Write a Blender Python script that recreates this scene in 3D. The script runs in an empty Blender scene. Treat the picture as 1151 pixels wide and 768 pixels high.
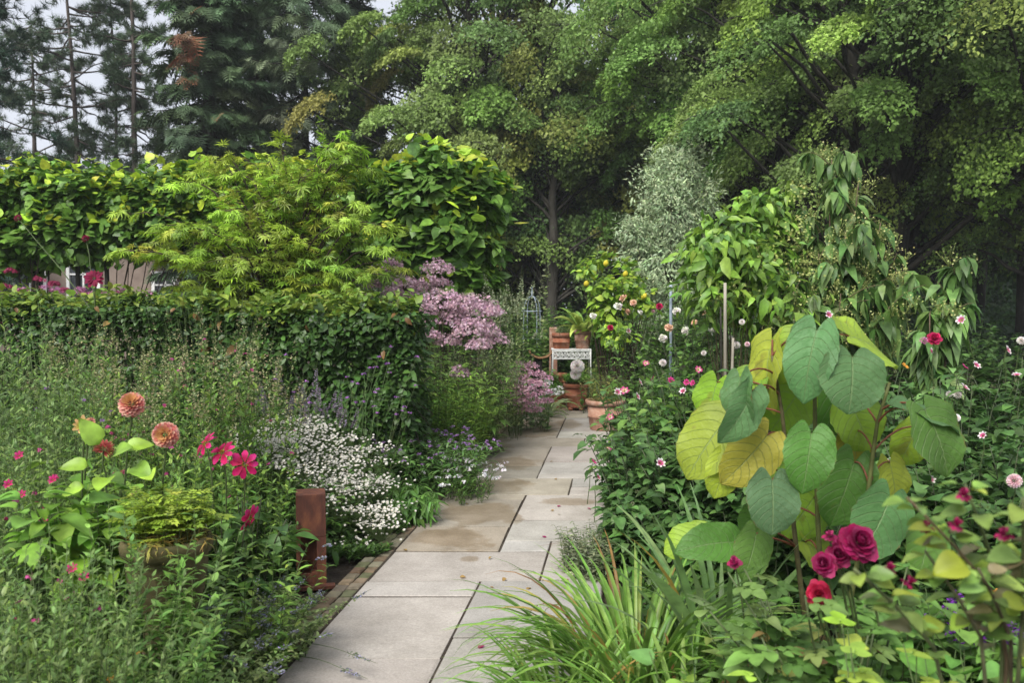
import bpy, math
import numpy as np
from mathutils import Vector, Euler
S = bpy.context.scene
COL = S.collection
rng = np.random.default_rng(11)
# ------------------------------------------------------------------ camera
F = 950.0                      # focal length in pixels of the 1151 wide photograph
PITCH = math.atan(40 / F)
EYE = 1.6
cam = bpy.data.cameras.new('camera'); camo = bpy.data.objects.new('camera', cam); COL.objects.link(camo)
cam.sensor_width = 36; cam.lens = 36 * F / 1151.0
cam.clip_start = 0.05; cam.clip_end = 600
camo.location = (0, 0, EYE); camo.rotation_euler = (math.pi / 2 - PITCH, 0, 0)
cam.dof.use_dof = True; cam.dof.focus_distance = 6.0; cam.dof.aperture_fstop = 4.0
S.camera = camo
# ------------------------------------------------------------------ sky, sun, exposure
SUN_EL, SUN_AZ = math.radians(48), math.radians(-150)     # high and veiled by cloud, behind the camera to the left
world = bpy.data.worlds.new('World'); S.world = world; world.use_nodes = True
nt = world.node_tree; nt.nodes.clear()
sky = nt.nodes.new('ShaderNodeTexSky'); sky.sky_type = 'NISHITA'; sky.sun_disc = False
sky.sun_elevation = SUN_EL; sky.sun_rotation = SUN_AZ; sky.dust_density = 4.0; sky.air_density = 1.0
hsv = nt.nodes.new('ShaderNodeHueSaturation'); hsv.inputs['Saturation'].default_value = 0.25
mixw = nt.nodes.new('ShaderNodeMix'); mixw.data_type = 'RGBA'; mixw.inputs['Factor'].default_value = 0.6
mixw.inputs['B'].default_value = (5.5, 5.8, 6.6, 1)       # even cloud cover
bg = nt.nodes.new('ShaderNodeBackground'); bg.inputs['Strength'].default_value = 0.053
wo = nt.nodes.new('ShaderNodeOutputWorld')
nt.links.new(sky.outputs[0], hsv.inputs['Color']); nt.links.new(hsv.outputs[0], mixw.inputs['A'])
nt.links.new(mixw.outputs['Result'], bg.inputs['Color']); nt.links.new(bg.outputs[0], wo.inputs['Surface'])
sl = bpy.data.lights.new('sun', 'SUN'); slo = bpy.data.objects.new('sun', sl); COL.objects.link(slo)
sl.energy = 1.5; sl.angle = math.radians(35); sl.color = (1.0, 0.97, 0.9)
_sd = Vector((math.sin(SUN_AZ) * math.cos(SUN_EL), math.cos(SUN_AZ) * math.cos(SUN_EL), math.sin(SUN_EL)))
slo.rotation_euler = _sd.to_track_quat('Z', 'Y').to_euler(); slo.location = _sd * 60
S.view_settings.view_transform = 'Standard'; S.view_settings.look = 'None'
S.view_settings.gamma = 1.0; S.view_settings.exposure = 1.75
S.cycles.use_denoising = True
S.cycles.max_bounces = 6; S.cycles.diffuse_bounces = 3; S.cycles.glossy_bounces = 2
S.cycles.transmission_bounces = 4; S.cycles.transparent_max_bounces = 4
S.cycles.sample_clamp_indirect = 6

# ------------------------------------------------------------------ maths helpers
A = lambda *v: np.array(v, dtype=float)
UP = A(0, 0, 1)
def W(px, py, d):
    """point at distance d (metres along the view) seen at pixel px,py of the 1151x768 photograph"""
    u, v = (px - 575.5) / F, (384 - py) / F
    c, s = math.cos(PITCH), math.sin(PITCH)
    y = c + v * s; z = -s + v * c
    k = d / y
    return A(u * k, d, EYE + z * k)
def G(px, d):
    p = W(px, 344, d); p[2] = 0; return p
def HT(py, d): return W(575, py, d)[2]
def nrm(v): return v / np.maximum(np.linalg.norm(v, axis=-1, keepdims=True), 1e-9)
def rnd(n): return nrm(rng.normal(size=(n, 3)))
def pick(pal, n, jit=0.16, mix=0.35, cj=.05):
    p = np.array(pal, float)
    a = p[rng.integers(0, len(p), n)]; b = p[rng.integers(0, len(p), n)]
    m = rng.random((n, 1)) * mix
    c = a * (1 - m) + b * m
    return np.clip(c * np.exp(rng.normal(0, jit, (n, 1))) * np.exp(rng.normal(0, cj, (n, 3))), 0, 0.9)

class Geo:
    def __init__(s): s.v = []; s.t = []; s.c = []; s.u = []; s.n = 0
    def add(s, v, t, c, uv=None):
        v = np.asarray(v, float).reshape(-1, 3); t = np.asarray(t, int).reshape(-1, 3)
        c = np.asarray(c, float)
        if c.ndim == 1: c = np.tile(c, (len(v), 1))
        s.v.append(v); s.t.append(t + s.n); s.c.append(c.reshape(-1, 3)); s.n += len(v)
        s.u.append(np.zeros((len(v), 2)) if uv is None else np.asarray(uv, float).reshape(-1, 2))
        return s
    def mesh(s, name, smooth=True, off=None, uv=False):
        v = np.concatenate(s.v); t = np.concatenate(s.t); c = np.concatenate(s.c)
        if off is not None: v = v - np.asarray(off)
        me = bpy.data.meshes.new(name)
        me.vertices.add(len(v)); me.vertices.foreach_set('co', v.astype(np.float32).ravel())
        me.loops.add(len(t) * 3); me.loops.foreach_set('vertex_index', t.astype(np.int32).ravel())
        me.polygons.add(len(t)); me.polygons.foreach_set('loop_start', np.arange(0, len(t) * 3, 3, dtype=np.int32))
        me.polygons.foreach_set('use_smooth', np.full(len(t), smooth, dtype=bool))
        at = me.attributes.new('Col', 'FLOAT_COLOR', 'POINT')
        at.data.foreach_set('color', np.concatenate([c, np.ones((len(c), 1))], 1).astype(np.float32).ravel())
        if uv:
            u = np.concatenate(s.u); u3 = np.concatenate([u, np.zeros((len(u), 1))], 1)
            au = me.attributes.new('LUV', 'FLOAT_VECTOR', 'POINT'); au.data.foreach_set('vector', u3.astype(np.float32).ravel())
        me.update(); me.validate()
        return me
    def obj(s, name, mat, parent=None, loc=None, smooth=True, uv=False):
        """one mesh object; its vertices are in world space unless loc is given"""
        if not s.v: return None
        off = None
        if loc is None and parent is not None: off = parent.get('_o') or (0, 0, 0)
        me = s.mesh(name, smooth, off, uv); me.materials.append(mat)
        o = bpy.data.objects.new(name, me); COL.objects.link(o)
        if parent is not None: o.parent = parent
        if loc is not None:
            base = A(*(parent.get('_o') or (0, 0, 0))) if parent is not None else A(0, 0, 0)
            o.location = A(*loc) - base
        return o
def tag(o, label=None, cat=None, group=None, kind=None):
    if label: o['label'] = label
    if cat: o['category'] = cat
    if group: o['group'] = group
    if kind: o['kind'] = kind
    return o
_things = []
def thing(name, label, cat, loc, group=None):
    o = bpy.data.objects.new(name, None); COL.objects.link(o); o.location = loc
    o.empty_display_size = 0.1
    o['_o'] = tuple(float(x) for x in loc); _things.append(o)
    return tag(o, label, cat, group)
def place(mesh, name, parent, loc, rot=None, scale=1.0):
    """a part that shares mesh data"""
    o = bpy.data.objects.new(name, mesh); COL.objects.link(o); o.parent = parent
    o.location = A(*loc) - A(*parent['_o'])
    if rot is not None: o.rotation_euler = rot
    o.scale = (scale,) * 3
    return o

# ------------------------------------------------------------------ leaf shapes: y runs from stalk to tip, z is the upper side
def T(v, t): return np.array(v, float), np.array(t, int)
LEAF2 = T([(0, 0, 0), (-.27, .42, .06), (.27, .42, .06), (0, 1, 0)], [(0, 2, 3), (0, 3, 1)])
def ovate(w1=.26, w2=.24, y1=.28, y2=.62, cup=.07):
    v = [(0, 0, 0), (0, .36, 0), (0, .7, 0), (0, 1, -.02), (w1, y1, cup), (w2, y2, cup), (-w1, y1, cup), (-w2, y2, cup)]
    return T(v, [(0, 4, 1), (1, 4, 5), (1, 5, 2), (2, 5, 3), (0, 1, 6), (1, 7, 6), (1, 2, 7), (2, 3, 7)])
OVATE = ovate()
LANCE = ovate(.10, .085, .25, .6, .03)
BROAD = ovate(.40, .34, .22, .58, .10)
def fan(pts, cz=-.03):
    v = [(0, .32, cz)] + [(x, y, .05 * abs(x)) for x, y in pts]
    n = len(pts)
    return T(v, [(0, 1 + (i + 1) % n, 1 + i) for i in range(n)])
LOBED = fan([(0, 0), (.26, -.06), (.44, .14), (.36, .36), (.46, .6), (.2, .66), (0, 1), (-.2, .66), (-.46, .6), (-.36, .36), (-.44, .14), (-.26, -.06)])
def compound(specs):
    """several narrow leaflets: (x, y, angle, length, width)"""
    V = []; Tt = []
    for (x, y, a, L, w) in specs:
        k = len(V); ca, sa = math.cos(a), math.sin(a)
        for (lx, ly, lz) in ((0, 0, 0), (-w, .45 * L, .02), (w, .45 * L, .02), (0, L, -.06 * L)):
            V.append((x + lx * ca + ly * sa, y - lx * sa + ly * ca, lz))
        Tt += [(k, k + 2, k + 3), (k, k + 3, k + 1)]
    return T(V, Tt)
R_ = math.radians
PALM = compound([(0, .1, R_(a), L, .055) for a, L in ((-105, .42), (-65, .66), (-30, .85), (0, .9), (30, .85), (65, .66), (105, .42))])
PINN = compound([(0, y, R_(a * s), .34 * (1.1 - y * .6), .075) for y, a in ((.15, 62), (.35, 58), (.55, 52), (.72, 45)) for s in (-1, 1)] + [(0, .72, 0, .3, .07), (0, 0, 0, .8, .012)])
PINN5 = compound([(0, y, R_(a * s), .42, .15) for y, a in ((.2, 68), (.48, 60)) for s in (-1, 1)] + [(0, .52, 0, .5, .16), (0, 0, 0, .6, .015)])
TRIF = compound([(0, .2, R_(65), .6, .2), (0, .2, R_(-65), .6, .2), (0, .3, 0, .72, .23)])
def leafgrid(w, wide=.4, rows=7, cols=2, cup=.10, wave=.03, tip=1.0):
    """smooth outlined leaf: widest at wide of its length"""
    V = []; Tt = []; n = 2 * cols + 1
    for i in range(rows):
        y = i / (rows - 1); q = y ** (math.log(.5) / math.log(wide)); hw = w * max(0.0, math.sin(math.pi * q)) ** (.75 if y < wide else .95) + (.004 if 0 < i < rows - 1 else 0)
        for j in range(-cols, cols + 1):
            u = j / cols; V.append((u * hw, y, cup * abs(u) * hw / w - .03 * math.cos(y * 9) * abs(u) * wave / .03 * .5))
    for i in range(rows - 1):
        for j in range(n - 1): a = i * n + j; Tt += [(a, a + 1, a + n + 1), (a, a + n + 1, a + n)]
    return T(V, Tt)
def leaflets(specs, w=.3, wide=.4):
    V = []; Tt = []; lv, lt = leafgrid(w, wide, 6, 1, .06)
    for (x, y, a, L) in specs:
        k = len(V); ca, sa = math.cos(a), math.sin(a)
        V += [(x + (p[0] * ca + p[1] * sa) * L, y + (-p[0] * sa + p[1] * ca) * L, p[2] * L - .12 * L * p[1] ** 2) for p in lv]; Tt += [tuple(q + k) for q in lt]
    k = len(V); V += [(-.012, 0, 0), (.012, 0, 0), (0, .62, 0)]; Tt.append((k, k + 1, k + 2))
    return T(V, Tt)
HIP5 = leaflets([(0, y, R_(a * s), .42) for y, a in ((.2, 68), (.46, 60)) for s in (-1, 1)] + [(0, .56, 0, .48)], .33)
HITR = leaflets([(0, .25, R_(72), .55), (0, .25, R_(-72), .55), (0, .35, 0, .66)], .36, .42)
HIOV = leafgrid(.27, .38); HIBR = leafgrid(.40, .36, 8, 3, .12)
TWIG = compound([(0, y, R_(a * s), .36 * (1.15 - y * .8), .03) for y, a in ((.05, 62), (.2, 58), (.35, 55), (.5, 50), (.65, 45), (.8, 35)) for s in (-1, 1)] + [(0, 0, 0, 1, .035)])
def tuft(n=16, up=.5):
    g = np.random.default_rng(3); V = []; Tt = []
    for i in range(n):
        d = g.normal(size=3); d[1] = abs(d[1]) * .8 + .1; d /= np.linalg.norm(d)
        s = np.cross(d, g.normal(size=3)); s /= np.linalg.norm(s)
        k = len(V); V += [tuple(s * .045), tuple(-s * .045), tuple(d)]; Tt.append((k, k + 1, k + 2))
    return T(V, Tt)
TUFT = tuft()
STAR = compound([(0, 0, R_(a), .5, .11) for a in range(0, 360, 60)])
PETAL = T([(0, 0, 0), (-.2, .35, .06), (0, .4, 0), (.2, .35, .06), (-.3, .72, .12), (0, .78, .05), (.3, .72, .12), (-.12, 1, .1), (.12, 1, .1)],
          [(0, 2, 1), (0, 3, 2), (1, 2, 5), (1, 5, 4), (2, 3, 6), (2, 6, 5), (4, 5, 7), (5, 8, 7), (5, 6, 8)])
def inst(g, Tm, pos, dr, nm, size, col, width=1.0, bend=0.0, vcol=None):
    V, Tr = Tm; pos = np.atleast_2d(pos); N, k = len(pos), len(V)
    if N == 0: return
    y = nrm(np.broadcast_to(np.asarray(dr, float), (N, 3))); nm = np.broadcast_to(np.asarray(nm, float), (N, 3)) + 1e-4 * rng.normal(size=(N, 3))
    z = nrm(nm - (nm * y).sum(1, keepdims=True) * y); x = np.cross(y, z)
    size = np.broadcast_to(np.asarray(size, float), (N,)); bend = np.broadcast_to(np.asarray(bend, float), (N,))
    lz = V[None, :, 2] - bend[:, None] * (V[None, :, 1] ** 2)
    P = pos[:, None] + size[:, None, None] * ((V[None, :, 0:1] * width) * x[:, None] + V[None, :, 1:2] * y[:, None] + lz[:, :, None] * z[:, None])
    tr = Tr[None] + (np.arange(N) * k)[:, None, None]
    if vcol is not None: c = vcol
    else: c = np.repeat(np.broadcast_to(np.asarray(col, float), (N, 3)), k, 0)
    g.add(P, tr, c)
def tubes(g, P, R, col, sides=4):
    """P (N,k,3) centre lines, R (N,k) radii"""
    P = np.asarray(P, float)
    if P.ndim == 2: P = P[None]
    N, k = P.shape[:2]
    R = np.broadcast_to(np.asarray(R, float), (N, k))
    tg = nrm(np.gradient(P, axis=1))
    ref = np.where(np.abs(tg[..., 2:3]) > .9, A(1, 0.13, 0), A(0, 0, 1))
    ref = np.broadcast_to(ref[:, :1].mean(1, keepdims=True), tg.shape) + 1e-3
    a = nrm(np.cross(tg, ref)); b = np.cross(tg, a)
    th = np.arange(sides) * 2 * np.pi / sides
    Q = P[:, :, None] + R[:, :, None, None] * (np.cos(th)[None, None, :, None] * a[:, :, None] + np.sin(th)[None, None, :, None] * b[:, :, None])
    i = np.arange(k - 1)[:, None]; j = np.arange(sides)[None]; j2 = (j + 1) % sides
    q = np.stack([i * sides + j, i * sides + j2, (i + 1) * sides + j2, (i + 1) * sides + j], -1).reshape(-1, 4)
    tr = np.concatenate([q[:, [0, 1, 2]], q[:, [0, 2, 3]]])
    caps = [(( k - 1) * sides, (k - 1) * sides + m, (k - 1) * sides + m + 1) for m in range(1, sides - 1)]
    if caps: tr = np.concatenate([tr, np.array(caps)])
    tr = tr[None] + (np.arange(N) * k * sides)[:, None, None]
    col = np.asarray(col, float)
    c = np.repeat(col, k * sides, 0) if col.ndim == 2 else col
    g.add(Q, tr, c)
def bez(p0, p1, sag=0.0, k=6, lift=0.0):
    """curves from p0 to p1 (N,3), bulging upward by sag"""
    p0 = np.atleast_2d(p0); p1 = np.atleast_2d(p1); t = np.linspace(0, 1, k)[None, :, None]
    P = p0[:, None] * (1 - t) + p1[:, None] * t
    P = P + UP * (np.broadcast_to(np.asarray(sag, float), (len(p0),))[:, None, None] * 4 * t * (1 - t))
    return P
def interp(P, idx, t):
    """points and tangents on curves idx at t in 0..1"""
    k = P.shape[1]; f = np.clip(t, 0, .9999) * (k - 1); i = f.astype(int); w = (f - i)[:, None]
    a = P[idx, i]; b = P[idx, i + 1]
    return a * (1 - w) + b * w, nrm(b - a)
def box(g, c, s, col, bev=0.0, rz=0.0):
    """box centred at c with full size s; small chamfer on the vertical and top edges"""
    hx, hy, hz = np.array(s) / 2; b = bev
    if b <= 0:
        V = np.array([(x * hx, y * hy, z * hz) for z in (-1, 1) for x, y in ((-1, -1), (1, -1), (1, 1), (-1, 1))])
        n = 4; rings = 2
    else:
        def ring(ix, z): 
            x0, y0 = hx - ix, hy - ix; q = b * .6
            return [(-x0 + q, -y0, z), (x0 - q, -y0, z), (x0, -y0 + q, z), (x0, y0 - q, z), (x0 - q, y0, z), (-x0 + q, y0, z), (-x0, y0 - q, z), (-x0, -y0 + q, z)]
        V = np.array(ring(b, -hz) + ring(0, -hz + b) + ring(0, hz - b) + ring(b, hz)); n = 8; rings = 4
    t = []
    for r in range(rings - 1):
        for i in range(n):
            j = (i + 1) % n
            t += [(r * n + i, r * n + j, (r + 1) * n + j), (r * n + i, (r + 1) * n + j, (r + 1) * n + i)]
    for i in range(1, n - 1):
        t += [(0, i + 1, i), ((rings - 1) * n, (rings - 1) * n + i, (rings - 1) * n + i + 1)]
    ca, sa = math.cos(rz), math.sin(rz)
    V = np.stack([V[:, 0] * ca - V[:, 1] * sa, V[:, 0] * sa + V[:, 1] * ca, V[:, 2]], 1) + np.array(c)
    g.add(V, t, col)
def lathe(g, c, prof, col, sides=40, inner=True):
    pr = np.array(prof, float); k = len(pr); th = np.arange(sides) * 2 * np.pi / sides
    V = np.stack([pr[:, None, 0] * np.cos(th), pr[:, None, 0] * np.sin(th), np.repeat(pr[:, 1:2], sides, 1)], -1).reshape(-1, 3) + np.array(c)
    t = []
    for i in range(k - 1):
        for j in range(sides):
            j2 = (j + 1) % sides
            t += [(i * sides + j, i * sides + j2, (i + 1) * sides + j2), (i * sides + j, (i + 1) * sides + j2, (i + 1) * sides + j)]
    g.add(V, t, col)

# ------------------------------------------------------------------ materials
def newmat(name):
    m = bpy.data.materials.new(name); m.use_nodes = True; n = m.node_tree; n.nodes.clear()
    out = n.nodes.new('ShaderNodeOutputMaterial'); return m, n, out
def N(n, typ, **kw):
    x = n.nodes.new(typ)
    for k, v in kw.items():
        if k in x.inputs.keys(): x.inputs[k].default_value = v
        else: setattr(x, k, v)
    return x
def leaf_mat(name, rough=.5, spec=.35, trans=.3, nscale=18., namp=.35, veins=False, gain=1.0, tint=(1, 1, 1)):
    m, n, out = newmat(name); L = n.links.new
    at = N(n, 'ShaderNodeAttribute', attribute_name='Col')
    tc = N(n, 'ShaderNodeTexCoord'); no = N(n, 'ShaderNodeTexNoise', Scale=nscale, Detail=3.0)
    L(tc.outputs['Object'], no.inputs['Vector'])
    mr = N(n, 'ShaderNodeMapRange'); mr.inputs['From Min'].default_value = .3; mr.inputs['From Max'].default_value = .7
    mr.inputs['To Min'].default_value = (1 - namp) * gain; mr.inputs['To Max'].default_value = (1 + namp * .7) * gain
    L(no.outputs['Fac'], mr.inputs['Value'])
    mu = N(n, 'ShaderNodeVectorMath', operation='SCALE'); L(at.outputs['Color'], mu.inputs[0]); L(mr.outputs[0], mu.inputs['Scale'])
    mt = N(n, 'ShaderNodeVectorMath', operation='MULTIPLY'); L(mu.outputs[0], mt.inputs[0]); mt.inputs[1].default_value = tint
    colour = mt.outputs[0]
    p = N(n, 'ShaderNodeBsdfPrincipled', Roughness=rough); p.inputs['Specular IOR Level'].default_value = spec
    if veins:
        la = N(n, 'ShaderNodeAttribute', attribute_name='LUV'); sx = N(n, 'ShaderNodeSeparateXYZ'); L(la.outputs['Vector'], sx.inputs[0])
        ab = N(n, 'ShaderNodeMath', operation='ABSOLUTE'); L(sx.outputs[0], ab.inputs[0])
        m1 = N(n, 'ShaderNodeMath', operation='MULTIPLY'); L(ab.outputs[0], m1.inputs[0]); m1.inputs[1].default_value = .33
        m2 = N(n, 'ShaderNodeMath', operation='SUBTRACT'); L(sx.outputs[1], m2.inputs[0]); L(m1.outputs[0], m2.inputs[1])
        m3 = N(n, 'ShaderNodeMath', operation='PINGPONG'); L(m2.outputs[0], m3.inputs[0]); m3.inputs[1].default_value = .065
        v1 = N(n, 'ShaderNodeMapRange'); L(m3.outputs[0], v1.inputs['Value']); v1.inputs['From Min'].default_value = .0; v1.inputs['From Max'].default_value = .008; v1.inputs['To Min'].default_value = 1; v1.inputs['To Max'].default_value = 0
        v2 = N(n, 'ShaderNodeMapRange'); L(ab.outputs[0], v2.inputs['Value']); v2.inputs['From Min'].default_value = .012; v2.inputs['From Max'].default_value = .035; v2.inputs['To Min'].default_value = 1; v2.inputs['To Max'].default_value = 0
        mx = N(n, 'ShaderNodeMath', operation='MAXIMUM'); L(v1.outputs[0], mx.inputs[0]); L(v2.outputs[0], mx.inputs[1])
        n2 = N(n, 'ShaderNodeTexNoise', Scale=70.0, Detail=2.0); L(tc.outputs['Object'], n2.inputs['Vector'])
        n3 = N(n, 'ShaderNodeTexNoise', Scale=9.0, Detail=4.0); L(tc.outputs['Object'], n3.inputs['Vector'])
        sp = N(n, 'ShaderNodeMapRange'); L(n3.outputs['Fac'], sp.inputs['Value']); sp.inputs['From Min'].default_value = .66; sp.inputs['From Max'].default_value = .72; sp.inputs['To Max'].default_value = .55
        mb = N(n, 'ShaderNodeMix', data_type='RGBA'); L(sp.outputs[0], mb.inputs['Factor']); L(colour, mb.inputs['A']); mb.inputs['B'].default_value = (.17, .13, .03, 1)
        n4 = N(n, 'ShaderNodeTexNoise', Scale=24.0, Detail=4.0); L(tc.outputs['Object'], n4.inputs['Vector'])
        ea = N(n, 'ShaderNodeMath', operation='MULTIPLY_ADD'); L(n4.outputs['Fac'], ea.inputs[0]); ea.inputs[1].default_value = .5; L(ab.outputs[0], ea.inputs[2])
        eb = N(n, 'ShaderNodeMapRange'); L(ea.outputs[0], eb.inputs['Value']); eb.inputs['From Min'].default_value = 1.24; eb.inputs['From Max'].default_value = 1.32; eb.inputs['To Max'].default_value = .8
        me_ = N(n, 'ShaderNodeMix', data_type='RGBA'); L(eb.outputs[0], me_.inputs['Factor']); L(mb.outputs['Result'], me_.inputs['A']); me_.inputs['B'].default_value = (.14, .09, .03, 1); mb = me_
        mv = N(n, 'ShaderNodeMix', data_type='RGBA'); L(mb.outputs['Result'], mv.inputs['A']); mv.inputs['B'].default_value = (.22, .30, .13, 1)
        mf = N(n, 'ShaderNodeMath', operation='MULTIPLY'); L(mx.outputs[0], mf.inputs[0]); mf.inputs[1].default_value = .55; L(mf.outputs[0], mv.inputs['Factor'])
        colour = mv.outputs['Result']
        hh = N(n, 'ShaderNodeMath', operation='MULTIPLY_ADD'); L(mx.outputs[0], hh.inputs[0]); hh.inputs[1].default_value = -1.2; L(n2.outputs['Fac'], hh.inputs[2])
        bu = N(n, 'ShaderNodeBump', Strength=.6, Distance=.005); L(hh.outputs[0], bu.inputs['Height']); L(bu.outputs[0], p.inputs['Normal'])
    L(colour, p.inputs['Base Color'])
    if trans > 0:
        tr = N(n, 'ShaderNodeBsdfTranslucent'); L(colour, tr.inputs['Color'])
        ms = N(n, 'ShaderNodeMixShader', Fac=trans); L(p.outputs[0], ms.inputs[1]); L(tr.outputs[0], ms.inputs[2]); L(ms.outputs[0], out.inputs[0])
    else: L(p.outputs[0], out.inputs[0])
    return m
M_LEAF = leaf_mat('leaf', .42, .4, .34, gain=1.85, tint=(1.1, 1.02, .72))
M_FAR = leaf_mat('far_leaf', .55, .3, .35, nscale=.9, namp=.3, gain=2.25, tint=(1.06, 1.03, .85))
M_NEEDLE = leaf_mat('needles', .6, .2, .12, nscale=1.2, gain=1.7)
M_BIG = leaf_mat('large_leaf', .5, .3, .3, nscale=6., namp=.25, veins=True, gain=1.3, tint=(1.05, 1.05, .85))
M_PETAL = leaf_mat('petal', .6, .2, .35, nscale=60., namp=.15, gain=1.12)
M_STEM = leaf_mat('stem', .6, .25, 0, nscale=30.)
def solid(name, ramp, scale=8., detail=6., rough=.8, bump=.3, dist=.01, stretch=None, spec=.3, usecol=False, metal=0.):
    m, n, out = newmat(name); L = n.links.new
    tc = N(n, 'ShaderNodeTexCoord'); mp = N(n, 'ShaderNodeMapping'); L(tc.outputs['Object'], mp.inputs[0])
    if stretch: mp.inputs['Scale'].default_value = stretch
    no = N(n, 'ShaderNodeTexNoise', Scale=scale, Detail=detail, Roughness=.62); L(mp.outputs[0], no.inputs['Vector'])
    cr = N(n, 'ShaderNodeValToRGB'); L(no.outputs['Fac'], cr.inputs[0])
    e = cr.color_ramp.elements
    while len(e) < len(ramp): e.new(.5)
    for i, c in enumerate(ramp): e[i].position = .3 + .4 * i / max(1, len(ramp) - 1); e[i].color = (*c, 1)
    p = N(n, 'ShaderNodeBsdfPrincipled', Roughness=rough, Metallic=metal); p.inputs['Specular IOR Level'].default_value = spec
    if usecol:
        at = N(n, 'ShaderNodeAttribute', attribute_name='Col'); mm = N(n, 'ShaderNodeMix', data_type='RGBA', blend_type='MULTIPLY'); mm.inputs['Factor'].default_value = 1
        L(cr.outputs[0], mm.inputs['A']); L(at.outputs['Color'], mm.inputs['B']); L(mm.outputs['Result'], p.inputs['Base Color'])
    else: L(cr.outputs[0], p.inputs['Base Color'])
    n2 = N(n, 'ShaderNodeTexNoise', Scale=scale * 5, Detail=5.0); L(mp.outputs[0], n2.inputs['Vector'])
    ad = N(n, 'ShaderNodeMath', operation='ADD'); L(no.outputs['Fac'], ad.inputs[0]); L(n2.outputs['Fac'], ad.inputs[1])
    bu = N(n, 'ShaderNodeBump', Strength=bump, Distance=dist); L(ad.outputs[0], bu.inputs['Height']); L(bu.outputs[0], p.inputs['Normal'])
    L(p.outputs[0], out.inputs[0]); return m
M_BARK = solid('bark', [(.012, .011, .009), (.03, .027, .021), (.055, .05, .04)], 5., bump=.8, dist=.04, stretch=(1, 1, .25))
M_BARKP = solid('pine_bark', [(.035, .028, .024), (.075, .06, .052), (.11, .095, .085)], 6., bump=.8, dist=.03, stretch=(1, 1, .3))
M_TERRA = solid('terracotta', [(.22, .075, .04), (.33, .12, .065), (.42, .22, .15)], 9., bump=.15, dist=.004, rough=.85)
M_TERRAW = solid('weathered_terracotta', [(.25, .12, .08), (.36, .2, .14), (.48, .36, .29)], 14., bump=.2, dist=.004, rough=.9)
M_CORTEN = solid('weathered_steel', [(.035, .014, .011), (.085, .03, .019), (.17, .065, .03)], 16., detail=9., bump=.3, dist=.004, rough=.85, stretch=(1, 1, .35))
M_URN = solid('mossy_stone', [(.025, .028, .01), (.075, .065, .025), (.13, .105, .055)], 9., bump=.4, dist=.01, rough=.9)
M_WMETAL = solid('white_paint', [(.55, .55, .53), (.78, .78, .76), (.82, .82, .8)], 20., bump=.1, dist=.002, rough=.5)
M_GREYMETAL = solid('grey_metal', [(.16, .2, .24), (.25, .3, .36), (.32, .37, .42)], 20., bump=.1, dist=.002, rough=.45)
M_BRICK = solid('brick', [(.55, .55, .5), (1, 1, 1), (1.15, 1.1, 1.05)], 14., bump=.4, dist=.006, rough=.9, usecol=True)
M_SOIL = solid('soil', [(.018, .013, .009), (.045, .033, .023), (.09, .075, .055)], 6., detail=8., bump=.8, dist=.05, rough=.95)
M_WALL = solid('render_wall', [(.16, .12, .1), (.22, .17, .14), (.27, .22, .18)], 3., bump=.2, dist=.01)
M_ROOF = solid('roof_tile', [(.06, .04, .035), (.1, .065, .05), (.13, .09, .07)], 4., bump=.4, dist=.02)
M_WOOD = solid('grey_wood', [(.16, .14, .11), (.3, .27, .22), (.4, .37, .32)], 12., bump=.3, dist=.004, stretch=(1, 1, .1))
M_WICKER = solid('basket_wood', [(.12, .06, .025), (.24, .13, .06), (.33, .2, .1)], 25., bump=.4, dist=.004)
def glass_mat():
    m, n, out = newmat('window_glass'); p = N(n, 'ShaderNodeBsdfPrincipled', Roughness=.08); p.inputs['Base Color'].default_value = (.03, .035, .04, 1)
    p.inputs['Specular IOR Level'].default_value = .8; n.links.new(p.outputs[0], out.inputs[0]); return m
M_GLASS = glass_mat()
# ------------------------------------------------------------------ plant builders
DK = [(.022, .052, .018), (.03, .066, .02), (.038, .075, .03)]           # dark foliage
MID = [(.05, .11, .025), (.065, .13, .035), (.042, .095, .028)]
LIME = [(.13, .22, .03), (.17, .26, .035), (.10, .19, .03)]
YEL = [(.24, .29, .04), (.20, .27, .035), (.30, .30, .06)]
GREY = [(.10, .15, .10), (.13, .18, .13), (.085, .13, .075)]
BLUE = [(.045, .095, .055), (.06, .115, .07), (.05, .10, .045)]
STEMC = (.08, .12, .04); WOODY = (.05, .035, .025)
ZUP = A(0, 0, 1)

def blob_pts(blobs, n, shell=.55, lump=.22):
    """n points (and outward directions) in lumpy ellipsoids (centre, radii)"""
    c = np.array([b[0] for b in blobs], float); r = np.array([b[1] for b in blobs], float)
    w = (r[:, 0] * r[:, 2] + r[:, 1] * r[:, 2] + r[:, 0] * r[:, 1]); i = rng.choice(len(blobs), n, p=w / w.sum())
    d = rnd(n); ph = rng.random((len(blobs), 3))[i] * 6
    k = 1 + lump * (np.sin(d[:, 0] * 5 + ph[:, 0]) * np.sin(d[:, 1] * 5 + ph[:, 1]) + .7 * np.sin(d[:, 2] * 7 + d[:, 0] * 4 + ph[:, 2]))
    rad = (shell + (1 - shell) * np.sqrt(rng.random(n))) * k
    return c[i] + r[i] * d * rad[:, None], d, i
def pxblobs(bl):
    """(px, py, distance, half width px, half height px, half depth m)"""
    return [(W(px, py, d), (rx * d / F, rd, ry * d / F)) for px, py, d, rx, ry, rd in bl]
def leafy(g, pos, out, Tm, size, pal, width=1., droop=.1, outw=.5, upw=.8, bend=.2, jit=.2, sj=.25, mix=.35, njit=.45):
    n = len(pos)
    dr = nrm(out * outw * A(1, 1, .4) + rnd(n) * .65 * A(1, 1, .55) - UP * droop)
    nm = nrm(UP * upw + out * .45 + rnd(n) * njit)
    inst(g, Tm, pos, dr, nm, size * np.exp(rng.normal(0, sj, n)), pick(pal, n, jit, mix), width, rng.random(n) * bend * 2)
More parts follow.
